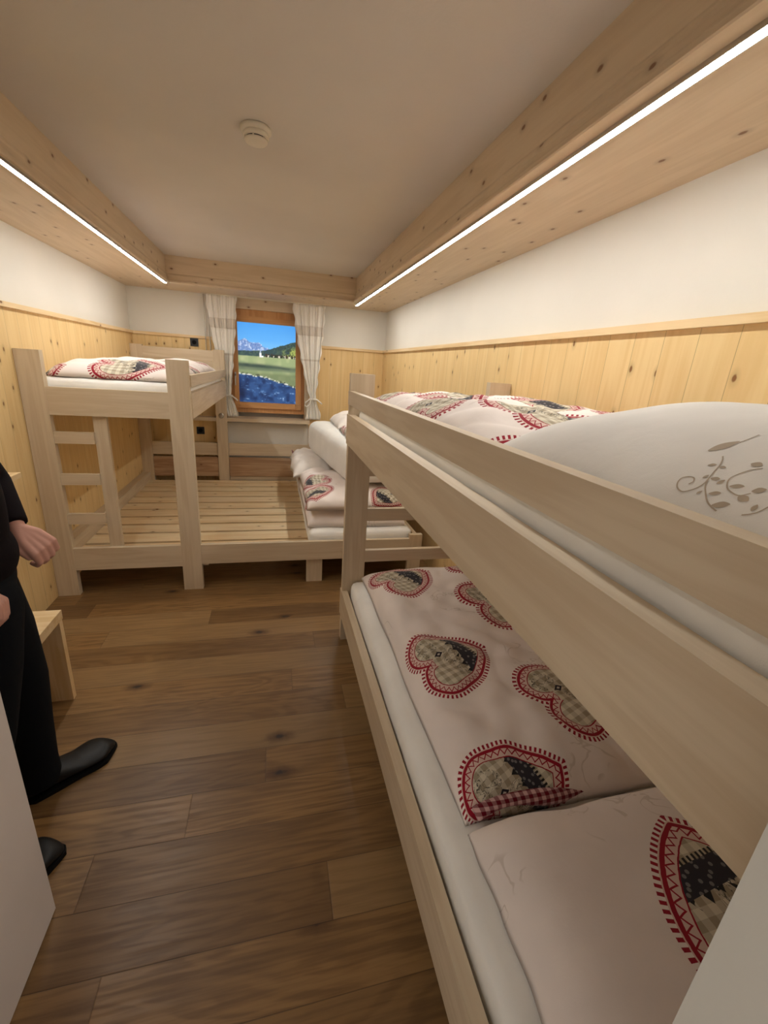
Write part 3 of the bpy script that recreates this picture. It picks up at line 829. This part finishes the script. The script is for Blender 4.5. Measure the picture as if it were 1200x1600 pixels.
# right bunk, lower duvet
HE = []
def hp(notch, d=(.95, .30), s=.298):
    v = Vector(d).normalized()*s
    return ((notch[0]+v.x, notch[1]+v.y), notch)
HE = [((.87, 2.17), (.590, 2.045)), ((.860, 1.425), (.572, 1.335)), hp((1.00, 1.745)), hp((.955, 1.075), (.9, .25)), ((.865, .86), (.585, .785)),
      hp((1.12, 2.28), (.5, -.5))]
duv, DP = soft('duvet', .515, 1.285, .795, 2.325, .430, .110, HEART, 'heart-printed duvet spread on the lower level of the right bunk', 'duvet', p=7, q=2.0, hearts=HE, nu=130, nv=220, wr=.013, wf=4.2, seed=2.2)
bm = bmesh.new()
n = 40
ring = []
for i in range(n+1):
    u = i/n; x = .545+.40*u; y = .782+.030*u+.010*math.sin(u*7); hh = .018*math.sin(PI*min(1, u*1.02))**.6+.002
    zc_ = .466+.010*math.sin(u*5)
    ring.append([bm.verts.new((x, y+.012-.022*math.cos(a)*1.0, zc_+hh*math.sin(a)+.004*math.sin(9*u+a))) for a in [2*PI*k/10 for k in range(10)]])
for A, Bq in zip(ring, ring[1:]):
    for k in range(10): bm.faces.new((A[k], A[(k+1) % 10], Bq[(k+1) % 10], Bq[k]))
bm.faces.new(ring[0][::-1]); bm.faces.new(ring[-1])
o = obj('checked_lining', bm, CHECK, duv, smooth=True); o['label'] = 'red and white gingham lining peeping from the fold'
# lower pillow near the camera
soft('pillow', .512, 1.285, .125, .768, .430, .118, HEART, 'pale pillow with one big heart on the lower level of the right bunk', 'pillow', p=4.5, q=2.0, nu=110, nv=90, wr=.004, wf=2.5, seed=6.1,
     hearts=[((1.015, .625), (1.02, .29))])

# right bunk, upper duvet and pillow
soft('duvet', .475, 1.285, .945, 2.32, 1.464, .090, HEART, 'heart-printed duvet on the upper level of the right bunk', 'duvet', p=5, q=2.0, nu=110, nv=160, wr=.012, wf=4.6, seed=11.,
     hearts=grid_hearts(-.42, .5, -.85, .9, .30, .42, ang=.25, seed=3))
pil, PP = soft('pillow', .455, 1.29, .13, .93, 1.466, .152, WHITEP, 'big white pillow with vine print on the upper level of the right bunk', 'pillow', p=3.0, q=1.7, nu=90, nv=90, wr=.009, wf=2.6, seed=14.)
def on_pillow(x, y):
    cx, cy, a, b = (.455+1.29)/2, (.13+.93)/2, (1.29-.455)/2, (.93-.13)/2
    u = max(-.98, min(.98, (x-cx)/a)); v = max(-.98, min(.98, (y-cy)/b))
    p = PP(u, v, True); return Vector((p.x, p.y, p.z+.0006))
bm = bmesh.new()
def ribbon(pts, wd):
    L_ = [on_pillow(*p) for p in pts]; prev = None
    for i, p in enumerate(L_):
        d = (L_[min(i+1, len(L_)-1)]-L_[max(0, i-1)]); s_ = Vector((-d.y, d.x, 0)).normalized()*wd
        q1, q2 = on_pillow(p.x+s_.x, p.y+s_.y), on_pillow(p.x-s_.x, p.y-s_.y)
        a_, b_ = bm.verts.new(q1), bm.verts.new(q2)
        if prev: bm.faces.new((prev[0], prev[1], b_, a_))
        prev = (a_, b_)
def leaf(x, y, a, l, wd):
    pts = [on_pillow(x+math.cos(a)*l*k/8+0, y+math.sin(a)*l*k/8) for k in range(9)]; prev = None
    for k, p in enumerate(pts):
        s_ = Vector((-math.sin(a), math.cos(a), 0))*(wd*math.sin(PI*(.06+.9*k/8)))
        a_, b_ = bm.verts.new(on_pillow(p.x+s_.x, p.y+s_.y)), bm.verts.new(on_pillow(p.x-s_.x, p.y-s_.y))
        if prev: bm.faces.new((prev[0], prev[1], b_, a_))
        prev = (a_, b_)
def vine(cx, cy, a0, sc):
    st = [(cx+sc*(.16*math.cos(a0)*t), cy+sc*(.16*math.sin(a0)*t)+sc*.02*math.sin(t*5)) for t in [k/14 for k in range(15)]]
    ribbon(st, .0016*sc)
    for k in range(1, 14, 2):
        leaf(st[k][0], st[k][1], a0+(.9 if k % 4 == 1 else -.9), .035*sc, .007*sc)
    sp = []
    for k in range(26):
        a = a0+2.2-k*.27; r = sc*(.045-.0013*k)
        sp.append((st[0][0]-sc*.02+r*math.cos(a)-sc*.03, st[0][1]+r*math.sin(a)))
    ribbon(sp, .0016*sc)
# scrolling vines printed on the cotton
STROKES = [[(0.5098, 0.4159), (0.5143, 0.4145), (0.5188, 0.4187), (0.5189, 0.4248), (0.5149, 0.4303), (0.5084, 0.4288), (0.5023, 0.4224), (0.4994, 0.4138), (0.5018, 0.4082), (0.5075, 0.4035), (0.5149, 0.4023), (0.5222, 0.4041), (0.5355, 0.4089), (0.5439, 0.4115), (0.5541, 0.4172), (0.561, 0.4232)], [(0.5213, 0.4038), (0.5128, 0.3984), (0.504, 0.3896), (0.4954, 0.3792), (0.4906, 0.3697), (0.4882, 0.3623)], [(0.5543, 0.3722), (0.5482, 0.3792), (0.5388, 0.384), (0.5311, 0.3862), (0.5239, 0.3839), (0.5158, 0.3767), (0.5115, 0.367), (0.5109, 0.3594), (0.5168, 0.3533)], [(0.5931, 0.4317), (0.6027, 0.4298), (0.6179, 0.4292)], [(0.4911, 0.3391), (0.4945, 0.3336), (0.4994, 0.3299), (0.5087, 0.3276)]]
LEAVES = [((0.541, 0.4233), (0.5454, 0.4161), 0.3), ((0.5431, 0.403), (0.5431, 0.4106), 0.3), ((0.5214, 0.4104), (0.5277, 0.4085), 0.3), ((0.5239, 0.4028), (0.5253, 0.3935), 0.3), ((0.5006, 0.397), (0.5059, 0.3952), 0.3), ((0.5045, 0.3866), (0.5084, 0.3767), 0.25), ((0.4926, 0.372), (0.4985, 0.3577), 0.25), ((0.5183, 0.3912), (0.5259, 0.3882), 0.3), ((0.5193, 0.3775), (0.5235, 0.3656), 0.25), ((0.5099, 0.3597), (0.5075, 0.3476), 0.35), ((0.5583, 0.3875), (0.5583, 0.3759), 0.4), ((0.4978, 0.3359), (0.5064, 0.3373), 0.3), ((0.5644, 0.4467), (0.5956, 0.4339), 0.22), ((0.5197, 0.3549), (0.5268, 0.3456), 0.35)]
def spline(p, n=6):
    out = []
    for i in range(len(p)-1):
        a, b, c, d = [Vector(p[max(0, min(len(p)-1, k))]) for k in (i-1, i, i+1, i+2)]
        for k in range(n):
            t_ = k/n; out.append(.5*((2*b)+(c-a)*t_+(2*a-5*b+4*c-d)*t_*t_+(3*b-a-3*c+d)*t_**3))
    return out+[Vector(p[-1])]
for off, sc in (((0, 0), 1.0), ((.24, .02), 1.6), ((.10, -.17), 1.4), ((.42, -.08), 1.7), ((.30, .28), 1.5)):
    mp = lambda p: (.515+(p[0]-.515)*sc+off[0], .39+(p[1]-.39)*sc+off[1])
    for st in STROKES: ribbon(spline([mp(p) for p in st]), .00075*sc)
    for a_, b_, w_ in LEAVES:
        a_, b_ = Vector(mp(a_)), Vector(mp(b_)); L_ = (b_-a_).length
        leaf(a_.x, a_.y, math.atan2(b_.y-a_.y, b_.x-a_.x), L_, L_*w_)
me_ = pil.data; b2 = bmesh.new(); b2.from_mesh(me_)
bmesh.ops.recalc_face_normals(bm, faces=bm.faces)
vm = {v: b2.verts.new(v.co-pil.location) for v in bm.verts}
for f in bm.faces:
    q_ = b2.faces.new([vm[v] for v in f.verts]); q_.material_index = 1; q_.smooth = True
b2.to_mesh(me_); b2.free(); bm.free(); me_.materials.append(VINE)

# left bunk upper duvet
soft('duvet', -1.37, -.575, 3.20, 5.25, 1.478, .105, HEART, 'heart-printed duvet on the upper level of the far left bunk', 'duvet', p=6, q=2.4, nu=90, nv=170, wr=.010, wf=4.0, seed=21., wob=.02,
     hearts=[((.27, -.88, 0), (-.10, -.88, 0)), ((-.30, -.98, 0), (-.60, -1.02, 0)), ((.1, -.35, 0), (.1, -.05, 0)), ((-.3, .3, 0), (0, .35, 0)), ((.2, .75, 0), (.2, .45, 0)), ((.35, -.55, 0), (.35, -.25, 0))])

# the pile of bedding on the right of the platform
soft('duvet', .250, 1.06, 3.24, 5.15, .426, .115, HEART, 'folded heart-printed duvet at the bottom of the bedding pile', 'duvet', p=9, q=2.6, nu=80, nv=120, wr=.010, wf=4.5, seed=31., hearts=grid_hearts(-.30, .5, -.7, 1.0, .27, .62, ang=1.2, seed=5))
soft('duvet', .245, 1.10, 3.22, 4.25, .574, .112, HEART, 'folded heart-printed duvet in the middle of the bedding pile', 'duvet', p=9, q=2.6, nu=80, nv=120, wr=.014, wf=5, seed=37., hearts=[((-.36, -.50, 0), (-.36, -.24, 0)), ((-.50, -.05, 0), (-.24, -.05, 0)), ((.10, -.55, 0), (.30, -.40, 0)), ((.1, .3, 0), (.35, .3, 0))])
pl, _ = soft('pillow', .185, .60, 4.30, 5.20, .568, .15, PILLOWC, 'rumpled pale pillow at the far left edge of the bedding pile', 'pillow', p=4, q=2.0, nu=40, nv=60, wr=.014, wf=7, seed=41., wob=.03)
bm = bmesh.new(); cyl(bm, (.225, 5.12, .64), (.205, 5.16, .685), .012, .006, 10); obj('corner_tuft', bm, CHECK, pl)
mattress(.455, 1.165, 3.36, 4.90, .745, 1.075, 'thick white-sheeted mattress folded on top of the bedding pile', r=.09, seed=7, yaw=math.radians(7.5))
soft('pillow', .60, 1.1, 4.15, 4.85, 1.088, .12, PILLOWC, 'white pillow on top of the folded mattress, near the window', 'pillow', p=3.4, q=1.8, nu=50, nv=50, wr=.012, wf=6, seed=45.)
soft('duvet', .60, 1.1, 3.55, 4.10, 1.086, .085, HEART, 'small rolled heart-printed bedding on the front of the folded mattress', 'duvet', p=4, q=2.0, nu=70, nv=60, wr=.014, wf=6, seed=49., hearts=grid_hearts(-.4, .4, -.4, .4, .24, .33, ang=.9, seed=2))

# ------------------------------------------------------------------ bench and shelf at the left wall
bn = thing('bench', (-1.22, 1.6, 0), 'low wooden bench along the left wall behind the person', 'bench')
box('seat', XL+PT, -.972, 1.70, 2.062, .442, .487, PINEW, bn, bev=.002)
box('end_panel', XL+PT, -.975, 2.030, 2.060, 0, .441, PINEW, bn, bev=.002, axis='z')
box('end_panel', XL+PT, -.975, 1.71, 1.74, 0, .441, PINEW, bn, bev=.002, axis='z')
sh = thing('wall_shelf', (-1.38, 2.3, .98), 'narrow pale wooden shelf fixed to the left wall above the bench', 'shelf')
box('shelf_board', XL+PT, -1.315, 1.8, 2.65, .972, 1.0, PINEW, sh, bev=.002)
box('bracket', XL+PT, -1.36, 1.85, 1.88, .85, .971, PINEW, sh, bev=.002)
box('bracket', XL+PT, -1.36, 2.2, 2.23, .85, .971, PINEW, sh, bev=.002)

# ------------------------------------------------------------------ person
def skin(name, nodes, edges, root, mat, parent, sub=2, flat=None):
    me = bpy.data.meshes.new(name)
    names = list(nodes); L = parent.location
    p = parent.parent
    while p is not None: L = L+p.location; p = p.parent
    me.from_pydata([Vector(nodes[k][0])-L for k in names], [(names.index(a), names.index(b)) for a, b in edges], [])
    o = bpy.data.objects.new(name, me); col.objects.link(o); o.parent = parent
    sk = o.modifiers.new('skin', 'SKIN'); sk.use_smooth_shade = True; sk.branch_smoothing = .3
    for i, k in enumerate(names):
        r = nodes[k][1]; me.skin_vertices[0].data[i].radius = r if isinstance(r, tuple) else (r, r)
        me.skin_vertices[0].data[i].use_root = (k == root)
    s = o.modifiers.new('sub', 'SUBSURF'); s.levels = sub; s.render_levels = sub
    me.materials.append(mat)
    return o
F_ = Vector((.86, .51, 0)).normalized(); Lf = Vector((-F_.y, F_.x, 0)); UP = Vector((0, 0, 1))
PC = Vector((-.885, 1.385, 0))
def W(f, l, z): return PC + F_*f + Lf*l + UP*z
pr = thing('person', W(0, 0, 0), 'standing person in black sweater, black trousers and black shoes, cut off by the left edge', 'person')
# ankles
AL = Vector((-.895, 1.525, .10)); AR = Vector((-.945, 1.165, .10))
HL, HR = W(.02, .10, .96), W(.02, -.10, .96)
KL = (HL+AL)/2 + F_*.03; KR = (HR+AR)/2+F_*.03; KL.z = KR.z = .53
SHL, SHR = W(-.02, .20, 1.53), W(-.02, -.20, 1.53)
EL = Vector((-.905, 1.640, 1.21)); ER = Vector((-1.0, 1.10, 1.18))
WL = Vector((-.800, 1.530, 1.085)); WR = Vector((-.800, 1.235, 1.03))
body = {'pelvis': (W(-.01, 0, .99), .085), 'belly': (W(-.01, 0, 1.15), .08), 'chest': (W(0, 0, 1.36), .125), 'neckb': (W(-.01, 0, 1.55), .07), 'neck': (W(.0, 0, 1.61), .052),
        
        'shl': (SHL, .056), 'shr': (SHR, .056), 'el': (EL, .038), 'er': (ER, .038), 'wl': (WL, .026), 'wr': (WR, .026),
        'hl': (HL, .085), 'hr': (HR, .085), 'kl': (KL, .055), 'kr': (KR, .055), 'al': (AL, .036), 'ar': (AR, .036)}
ed = [('pelvis', 'belly'), ('belly', 'chest'), ('chest', 'neckb'), ('neckb', 'neck'), 
      ('neckb', 'shl'), ('neckb', 'shr'), ('shl', 'el'), ('shr', 'er'), ('el', 'wl'), ('er', 'wr'), ('pelvis', 'hl'), ('pelvis', 'hr'), ('hl', 'kl'), ('hr', 'kr'), ('kl', 'al'), ('kr', 'ar')]
def hand(pref, wrist, d, n, side):
    """d = along the hand, n = out of the back of the hand, side = towards the thumb; curled fingers"""
    d = d.normalized(); n = (n-d*n.dot(d)).normalized(); s = d.cross(n).normalized()*side
    for k, (o_, ln) in enumerate(((.033, .080), (.011, .090), (-.012, .084), (-.034, .066))):
        m_ = wrist+d*.042+s*o_*.75; kn = wrist+d*.090+s*o_-n*.004
        body[pref+'m%d' % k] = (m_, .0185); body[pref+'k%d' % k] = (kn, .0140)
        ed.append(('w'+pref, pref+'m%d' % k)); ed.append((pref+'m%d' % k, pref+'k%d' % k))
        d2 = (d*.62-n*.78).normalized(); p1 = kn+d2*ln*.46
        d3 = (-d*.20-n*.98).normalized(); p2 = p1+d3*ln*.32
        d4 = (-d*.85-n*.5).normalized(); p3 = p2+d4*ln*.24
        for q_, pp, rr in (('a', p1, .0108), ('b', p2, .0096), ('c', p3, .0084)):
            body[pref+'k%d' % k+q_] = (pp, rr)
        ed.extend([(pref+'k%d' % k, pref+'k%da' % k), (pref+'k%da' % k, pref+'k%db' % k), (pref+'k%db' % k, pref+'k%dc' % k)])
    t0 = wrist+d*.025+s*.028; t1 = t0+d*.030+s*.020-n*.008; t2 = t1+d*.030-n*.012-s*.004; 
    for q_, pp, rr in (('t0', t0, .014), ('t1', t1, .0115), ('t2', t2, .0095)): body[pref+q_] = (pp, rr)
    ed.extend([('w'+pref, pref+'t0'), (pref+'t0', pref+'t1'), (pref+'t1', pref+'t2')])
hand('l', WL, Vector((.70, -.16, -.55)), Vector((.30, -.50, .80)), 1)
hand('r', WR, Vector((.75, .10, -.5)), Vector((.3, .3, .9)), -1)
core = ('pelvis', 'belly', 'chest', 'neckb', 'neck', 'shl', 'shr', 'el', 'er', 'wl', 'wr', 'hl', 'hr', 'kl', 'kr', 'al', 'ar')
def fuse(name, b0, voxel, mat, smooth_n=2):
    """one continuous surface grown round the overlapping volumes of b0 (world coordinates)"""
    bmesh.ops.recalc_face_normals(b0, faces=b0.faces)
    o = obj(name, b0, mat, pr)
    m = o.modifiers.new('remesh', 'REMESH'); m.mode = 'VOXEL'; m.voxel_size = voxel
    m = o.modifiers.new('smooth', 'SMOOTH'); m.iterations = smooth_n; m.factor = .5
    dg = bpy.context.evaluated_depsgraph_get(); me3 = bpy.data.meshes.new_from_object(o.evaluated_get(dg))
    b = bmesh.new(); b.from_mesh(me3); b.verts.ensure_lookup_table(); seen = set(); best = []
    for v0 in b.verts:                      # keep the outer surface, drop closed hollows inside it
        if v0.index in seen: continue
        isl = [v0]; seen.add(v0.index)
        for v in isl:
            for e in v.link_edges:
                w_ = e.other_vert(v)
                if w_.index not in seen: seen.add(w_.index); isl.append(w_)
        if len(isl) > len(best): best = isl
    bs_ = set(best); bmesh.ops.delete(b, geom=[v for v in b.verts if v not in bs_], context='VERTS')
    for f in b.faces: f.smooth = True
    o.modifiers.clear(); b.to_mesh(o.data); b.free()
    return o
def capsule(bm, a, ra, b_, rb_):
    cyl(bm, a, b_, ra, rb_, 24)
    for c_, q_ in ((a, ra), (b_, rb_)): bmesh.ops.create_uvsphere(bm, u_segments=24, v_segments=14, radius=q_, matrix=Matrix.Translation(c_))
def grow(bm, nodes, edges, k=1.0):
    for a_, b_ in edges:
        ra, rb_ = [(q if isinstance(q, float) else q[0])*k for q in (nodes[a_][1], nodes[b_][1])]
        capsule(bm, nodes[a_][0], ra, nodes[b_][0], rb_)
def blob(bm, c, rf, rl, rz, fn=None, seg=40):
    g = bmesh.ops.create_uvsphere(bm, u_segments=seg, v_segments=seg//2+8, radius=1.0)
    for v in g['verts']:
        p = v.co.copy()
        if fn: p = fn(p)
        v.co = W(c[0]+p.x*rf, c[1]+p.y*rl, c[2]+p.z*rz)
def headfn(p):
    q = p.copy(); low = max(0.0, -p.z)
    q.y *= 1-.30*low**1.4
    if p.x > 0: q.x *= 1-.10*low; q.x += .10*math.exp(-((p.z+.86)/.22)**2)*math.exp(-(p.y/.4)**2)
    else: q.x *= 1-.45*low**1.5
    for s_ in (1, -1):
        if p.x > 0: q.x -= .12*math.exp(-((p.y-s_*.42)/.20)**2-((p.z-.02)/.12)**2)
    if p.x > 0: q.x += .05*math.exp(-((p.z-.20)/.10)**2)
    return q
hb = bmesh.new()
blob(hb, (.008, 0, 1.755), .100, .080, .124, headfn, 64)
cyl(hb, W(.098, 0, 1.772), W(.122, 0, 1.728), .007, .013, 16)
blob(hb, (.116, 0, 1.727), .013, .016, .010, None, 16)
cyl(hb, W(-.015, 0, 1.54), W(-.004, 0, 1.70), .058, .056, 28)
for s_ in (1, -1):
    blob(hb, (-.006, s_*.080, 1.748), .019, .009, .031, None, 18)
skip = {('pelvis', 'belly'), ('belly', 'chest'), ('chest', 'neckb'), ('pelvis', 'hl'), ('pelvis', 'hr')}
grow(hb, body, [e for e in ed if e not in skip], .95)
blob(hb, (0, 0, 1.40), .100, .170, .165); blob(hb, (0, 0, 1.18), .092, .145, .22); blob(hb, (-.01, 0, 1.0), .100, .155, .13)
bo = fuse('body', hb, .0034, SKIN, 1)
# trousers
tr = {'p': (W(0, 0, 1.02), (.150, .125)), 'w': (W(0, 0, 1.09), (.152, .128)), 'hl': (W(.01, .085, .93), .112), 'hr': (W(.01, -.085, .93), .112),
      'ml': (HL.lerp(KL, .5), .100), 'mr': (HR.lerp(KR, .5), .100), 'kl': (KL, .082), 'kr': (KR, .082), 'cl': (KL.lerp(AL, .5), .072), 'cr': (KR.lerp(AR, .5), .072), 'al': (AL+UP*.03, .068), 'ar': (AR+UP*.03, .068), 'al2': (AL-UP*.05, .072), 'ar2': (AR-UP*.05, .072)}
tb_ = bmesh.new()
grow(tb_, tr, [('hl', 'ml'), ('hr', 'mr'), ('ml', 'kl'), ('mr', 'kr'), ('kl', 'cl'), ('kr', 'cr'), ('cl', 'al'), ('cr', 'ar')])
for k_ in ('l', 'r'): cyl(tb_, tr['a'+k_][0]+UP*.02, tr['a'+k_+'2'][0], tr['a'+k_][1], tr['a'+k_+'2'][1], 28)
blob(tb_, (-.005, 0, 1.0), .128, .182, .14)
fuse('trousers', tb_, .007, TROUS, 3)
sw = {'h0': (W(.01, 0, .97), (.158, .135)), 'h': (W(.01, 0, 1.04), (.165, .140)), 'b': (W(.02, 0, 1.16), (.160, .140)), 'c': (W(.01, 0, 1.36), (.170, .145)), 'n': (W(-.01, 0, 1.52), (.10, .085)), 'n2': (W(-.002, 0, 1.60), .060),
      'sl': (SHL, .074), 'sr': (SHR, .074), 'el': (EL, .056), 'er': (ER, .056), 'wl': (WL.lerp(EL, .10), .038), 'wr': (WR.lerp(ER, .10), .038)}
sb_ = bmesh.new()
blob(sb_, (.0, 0, 1.42), .122, .205, .15); blob(sb_, (.005, 0, 1.20), .125, .170, .30)
for s_ in (1, -1): capsule(sb_, W(-.012, s_*.02, 1.535), .078, W(-.018, s_*.175, 1.515), .072)
cyl(sb_, W(-.012, 0, 1.50), W(-.004, 0, 1.615), .082, .067, 32)
grow(sb_, {k: sw[k] for k in ('sl', 'sr', 'el', 'er')}, [('sl', 'el'), ('sr', 'er')])
for k_ in ('l', 'r'): cyl(sb_, sw['e'+k_][0], sw['w'+k_][0], sw['e'+k_][1], sw['w'+k_][1], 24)
blob(sb_, (.0, 0, 1.06), .138, .188, .12)
fuse('sweater', sb_, .007, BLACKC, 3)
bm = bmesh.new()
bmesh.ops.create_uvsphere(bm, u_segments=64, v_segments=44, radius=1.0)
kill = []
for v in bm.verts:
    f_, l_, z_ = v.co
    face = f_ > .30 and z_ < .50-.25*abs(l_)
    neckc = z_ < -.62 or (f_ > -.05 and z_ < -.05 and abs(l_) > .3)
    if face or neckc: kill.append(v)
bmesh.ops.delete(bm, geom=kill, context='VERTS')
for v in bm.verts:
    f_, l_, z_ = v.co; rr = 1+.03*nz(f_*6, l_*6, z_*6)
    v.co = W(-.004+f_*.108*rr, l_*.091*rr, 1.772+z_*.124*rr)
ho = obj('hair', bm, HAIR, pr, smooth=True)
m_ = ho.modifiers.new('thickness', 'SOLIDIFY'); m_.thickness = .018; m_.offset = -1
for s in (1, -1):
    bm = bmesh.new(); bmesh.ops.create_uvsphere(bm, u_segments=16, v_segments=10, radius=.0115, matrix=Matrix.Translation(W(.0808, .032*s, 1.757))); e = obj('eye', bm, EYEW, pr, smooth=True)
    bm = bmesh.new(); bmesh.ops.create_uvsphere(bm, u_segments=12, v_segments=8, radius=.0055, matrix=Matrix.Translation(W(.0880, .032*s, 1.757))); obj('iris', bm, EYED, e, smooth=True)
bm = bmesh.new(); tube(bm, [W(.086, .024, 1.697), W(.0945, .01, 1.696), W(.0965, 0, 1.697), W(.0945, -.01, 1.696), W(.086, -.024, 1.697)], [.003, .005, .0055, .005, .003], 8)
obj('lips', bm, plain('lips', (176, 104, 96), .5), pr, smooth=True)
def shoe(ank, toe):
    d = Vector((toe[0]-ank.x, toe[1]-ank.y, 0)); L_ = d.length; d.normalize(); s_ = Vector((-d.y, d.x, 0))
    heel = Vector((ank.x, ank.y, 0))-d*.065
    tot = L_+.065
    bm = bmesh.new(); bs = bmesh.new()
    ns = 26; rings = []; rb_ = []
    for i in range(ns+1):
        t_ = i/ns; x = t_*tot
        wd = 1.22*(.034+.013*math.sin(PI*min(1, t_*1.05))**1 + .016*math.exp(-((t_-.78)/.2)**2)) * min(1, (t_*12+.15))**.5 * min(1, ((1-t_)*5+.02))**.42
        hgt = .110 if t_ < .28 else .110-.050*min(1, (t_-.28)/.32)**.8
        hgt *= min(1, ((1-t_)*6+.25))**.6
        if t_ < .05: hgt *= .9
        ring = []
        for k in range(20):
            a = 2*PI*k/20; cc, ss = math.cos(a), math.sin(a)
            yy = wd*math.copysign(abs(cc)**.8, cc); zz = .012+ (hgt-.012)*(.5+.5*math.copysign(abs(ss)**.9, ss))
            if ss > 0: yy *= 1-.25*ss*ss
            ring.append(bm.verts.new(heel+d*x+s_*yy+UP*zz))
        rings.append(ring)
        w2 = wd+.003
        rb_.append([bs.verts.new(heel+d*(x+(.003 if i == ns else 0))+s_*yy+UP*zz) for yy, zz in ((-w2, .0), (w2, .0), (w2, .016), (-w2, .016))])
    for A, Bq in zip(rings, rings[1:]):
        for k in range(20): bm.faces.new((A[k], A[(k+1) % 20], Bq[(k+1) % 20], Bq[k]))
    bm.faces.new(rings[0][::-1]); bm.faces.new(rings[-1])
    for A, Bq in zip(rb_, rb_[1:]):
        for k in range(4): bs.faces.new((A[k], A[(k+1) % 4], Bq[(k+1) % 4], Bq[k]))
    bs.faces.new(rb_[0][::-1]); bs.faces.new(rb_[-1])
    o = obj('shoe', bm, LEATH, pr, smooth=True); m_ = o.modifiers.new('round', 'SUBSURF'); m_.levels = m_.render_levels = 1; obj('sole', bs, SOLE, o)
shoe(AL, (-.695, 1.705)); shoe(AR, (-.715, 1.255))
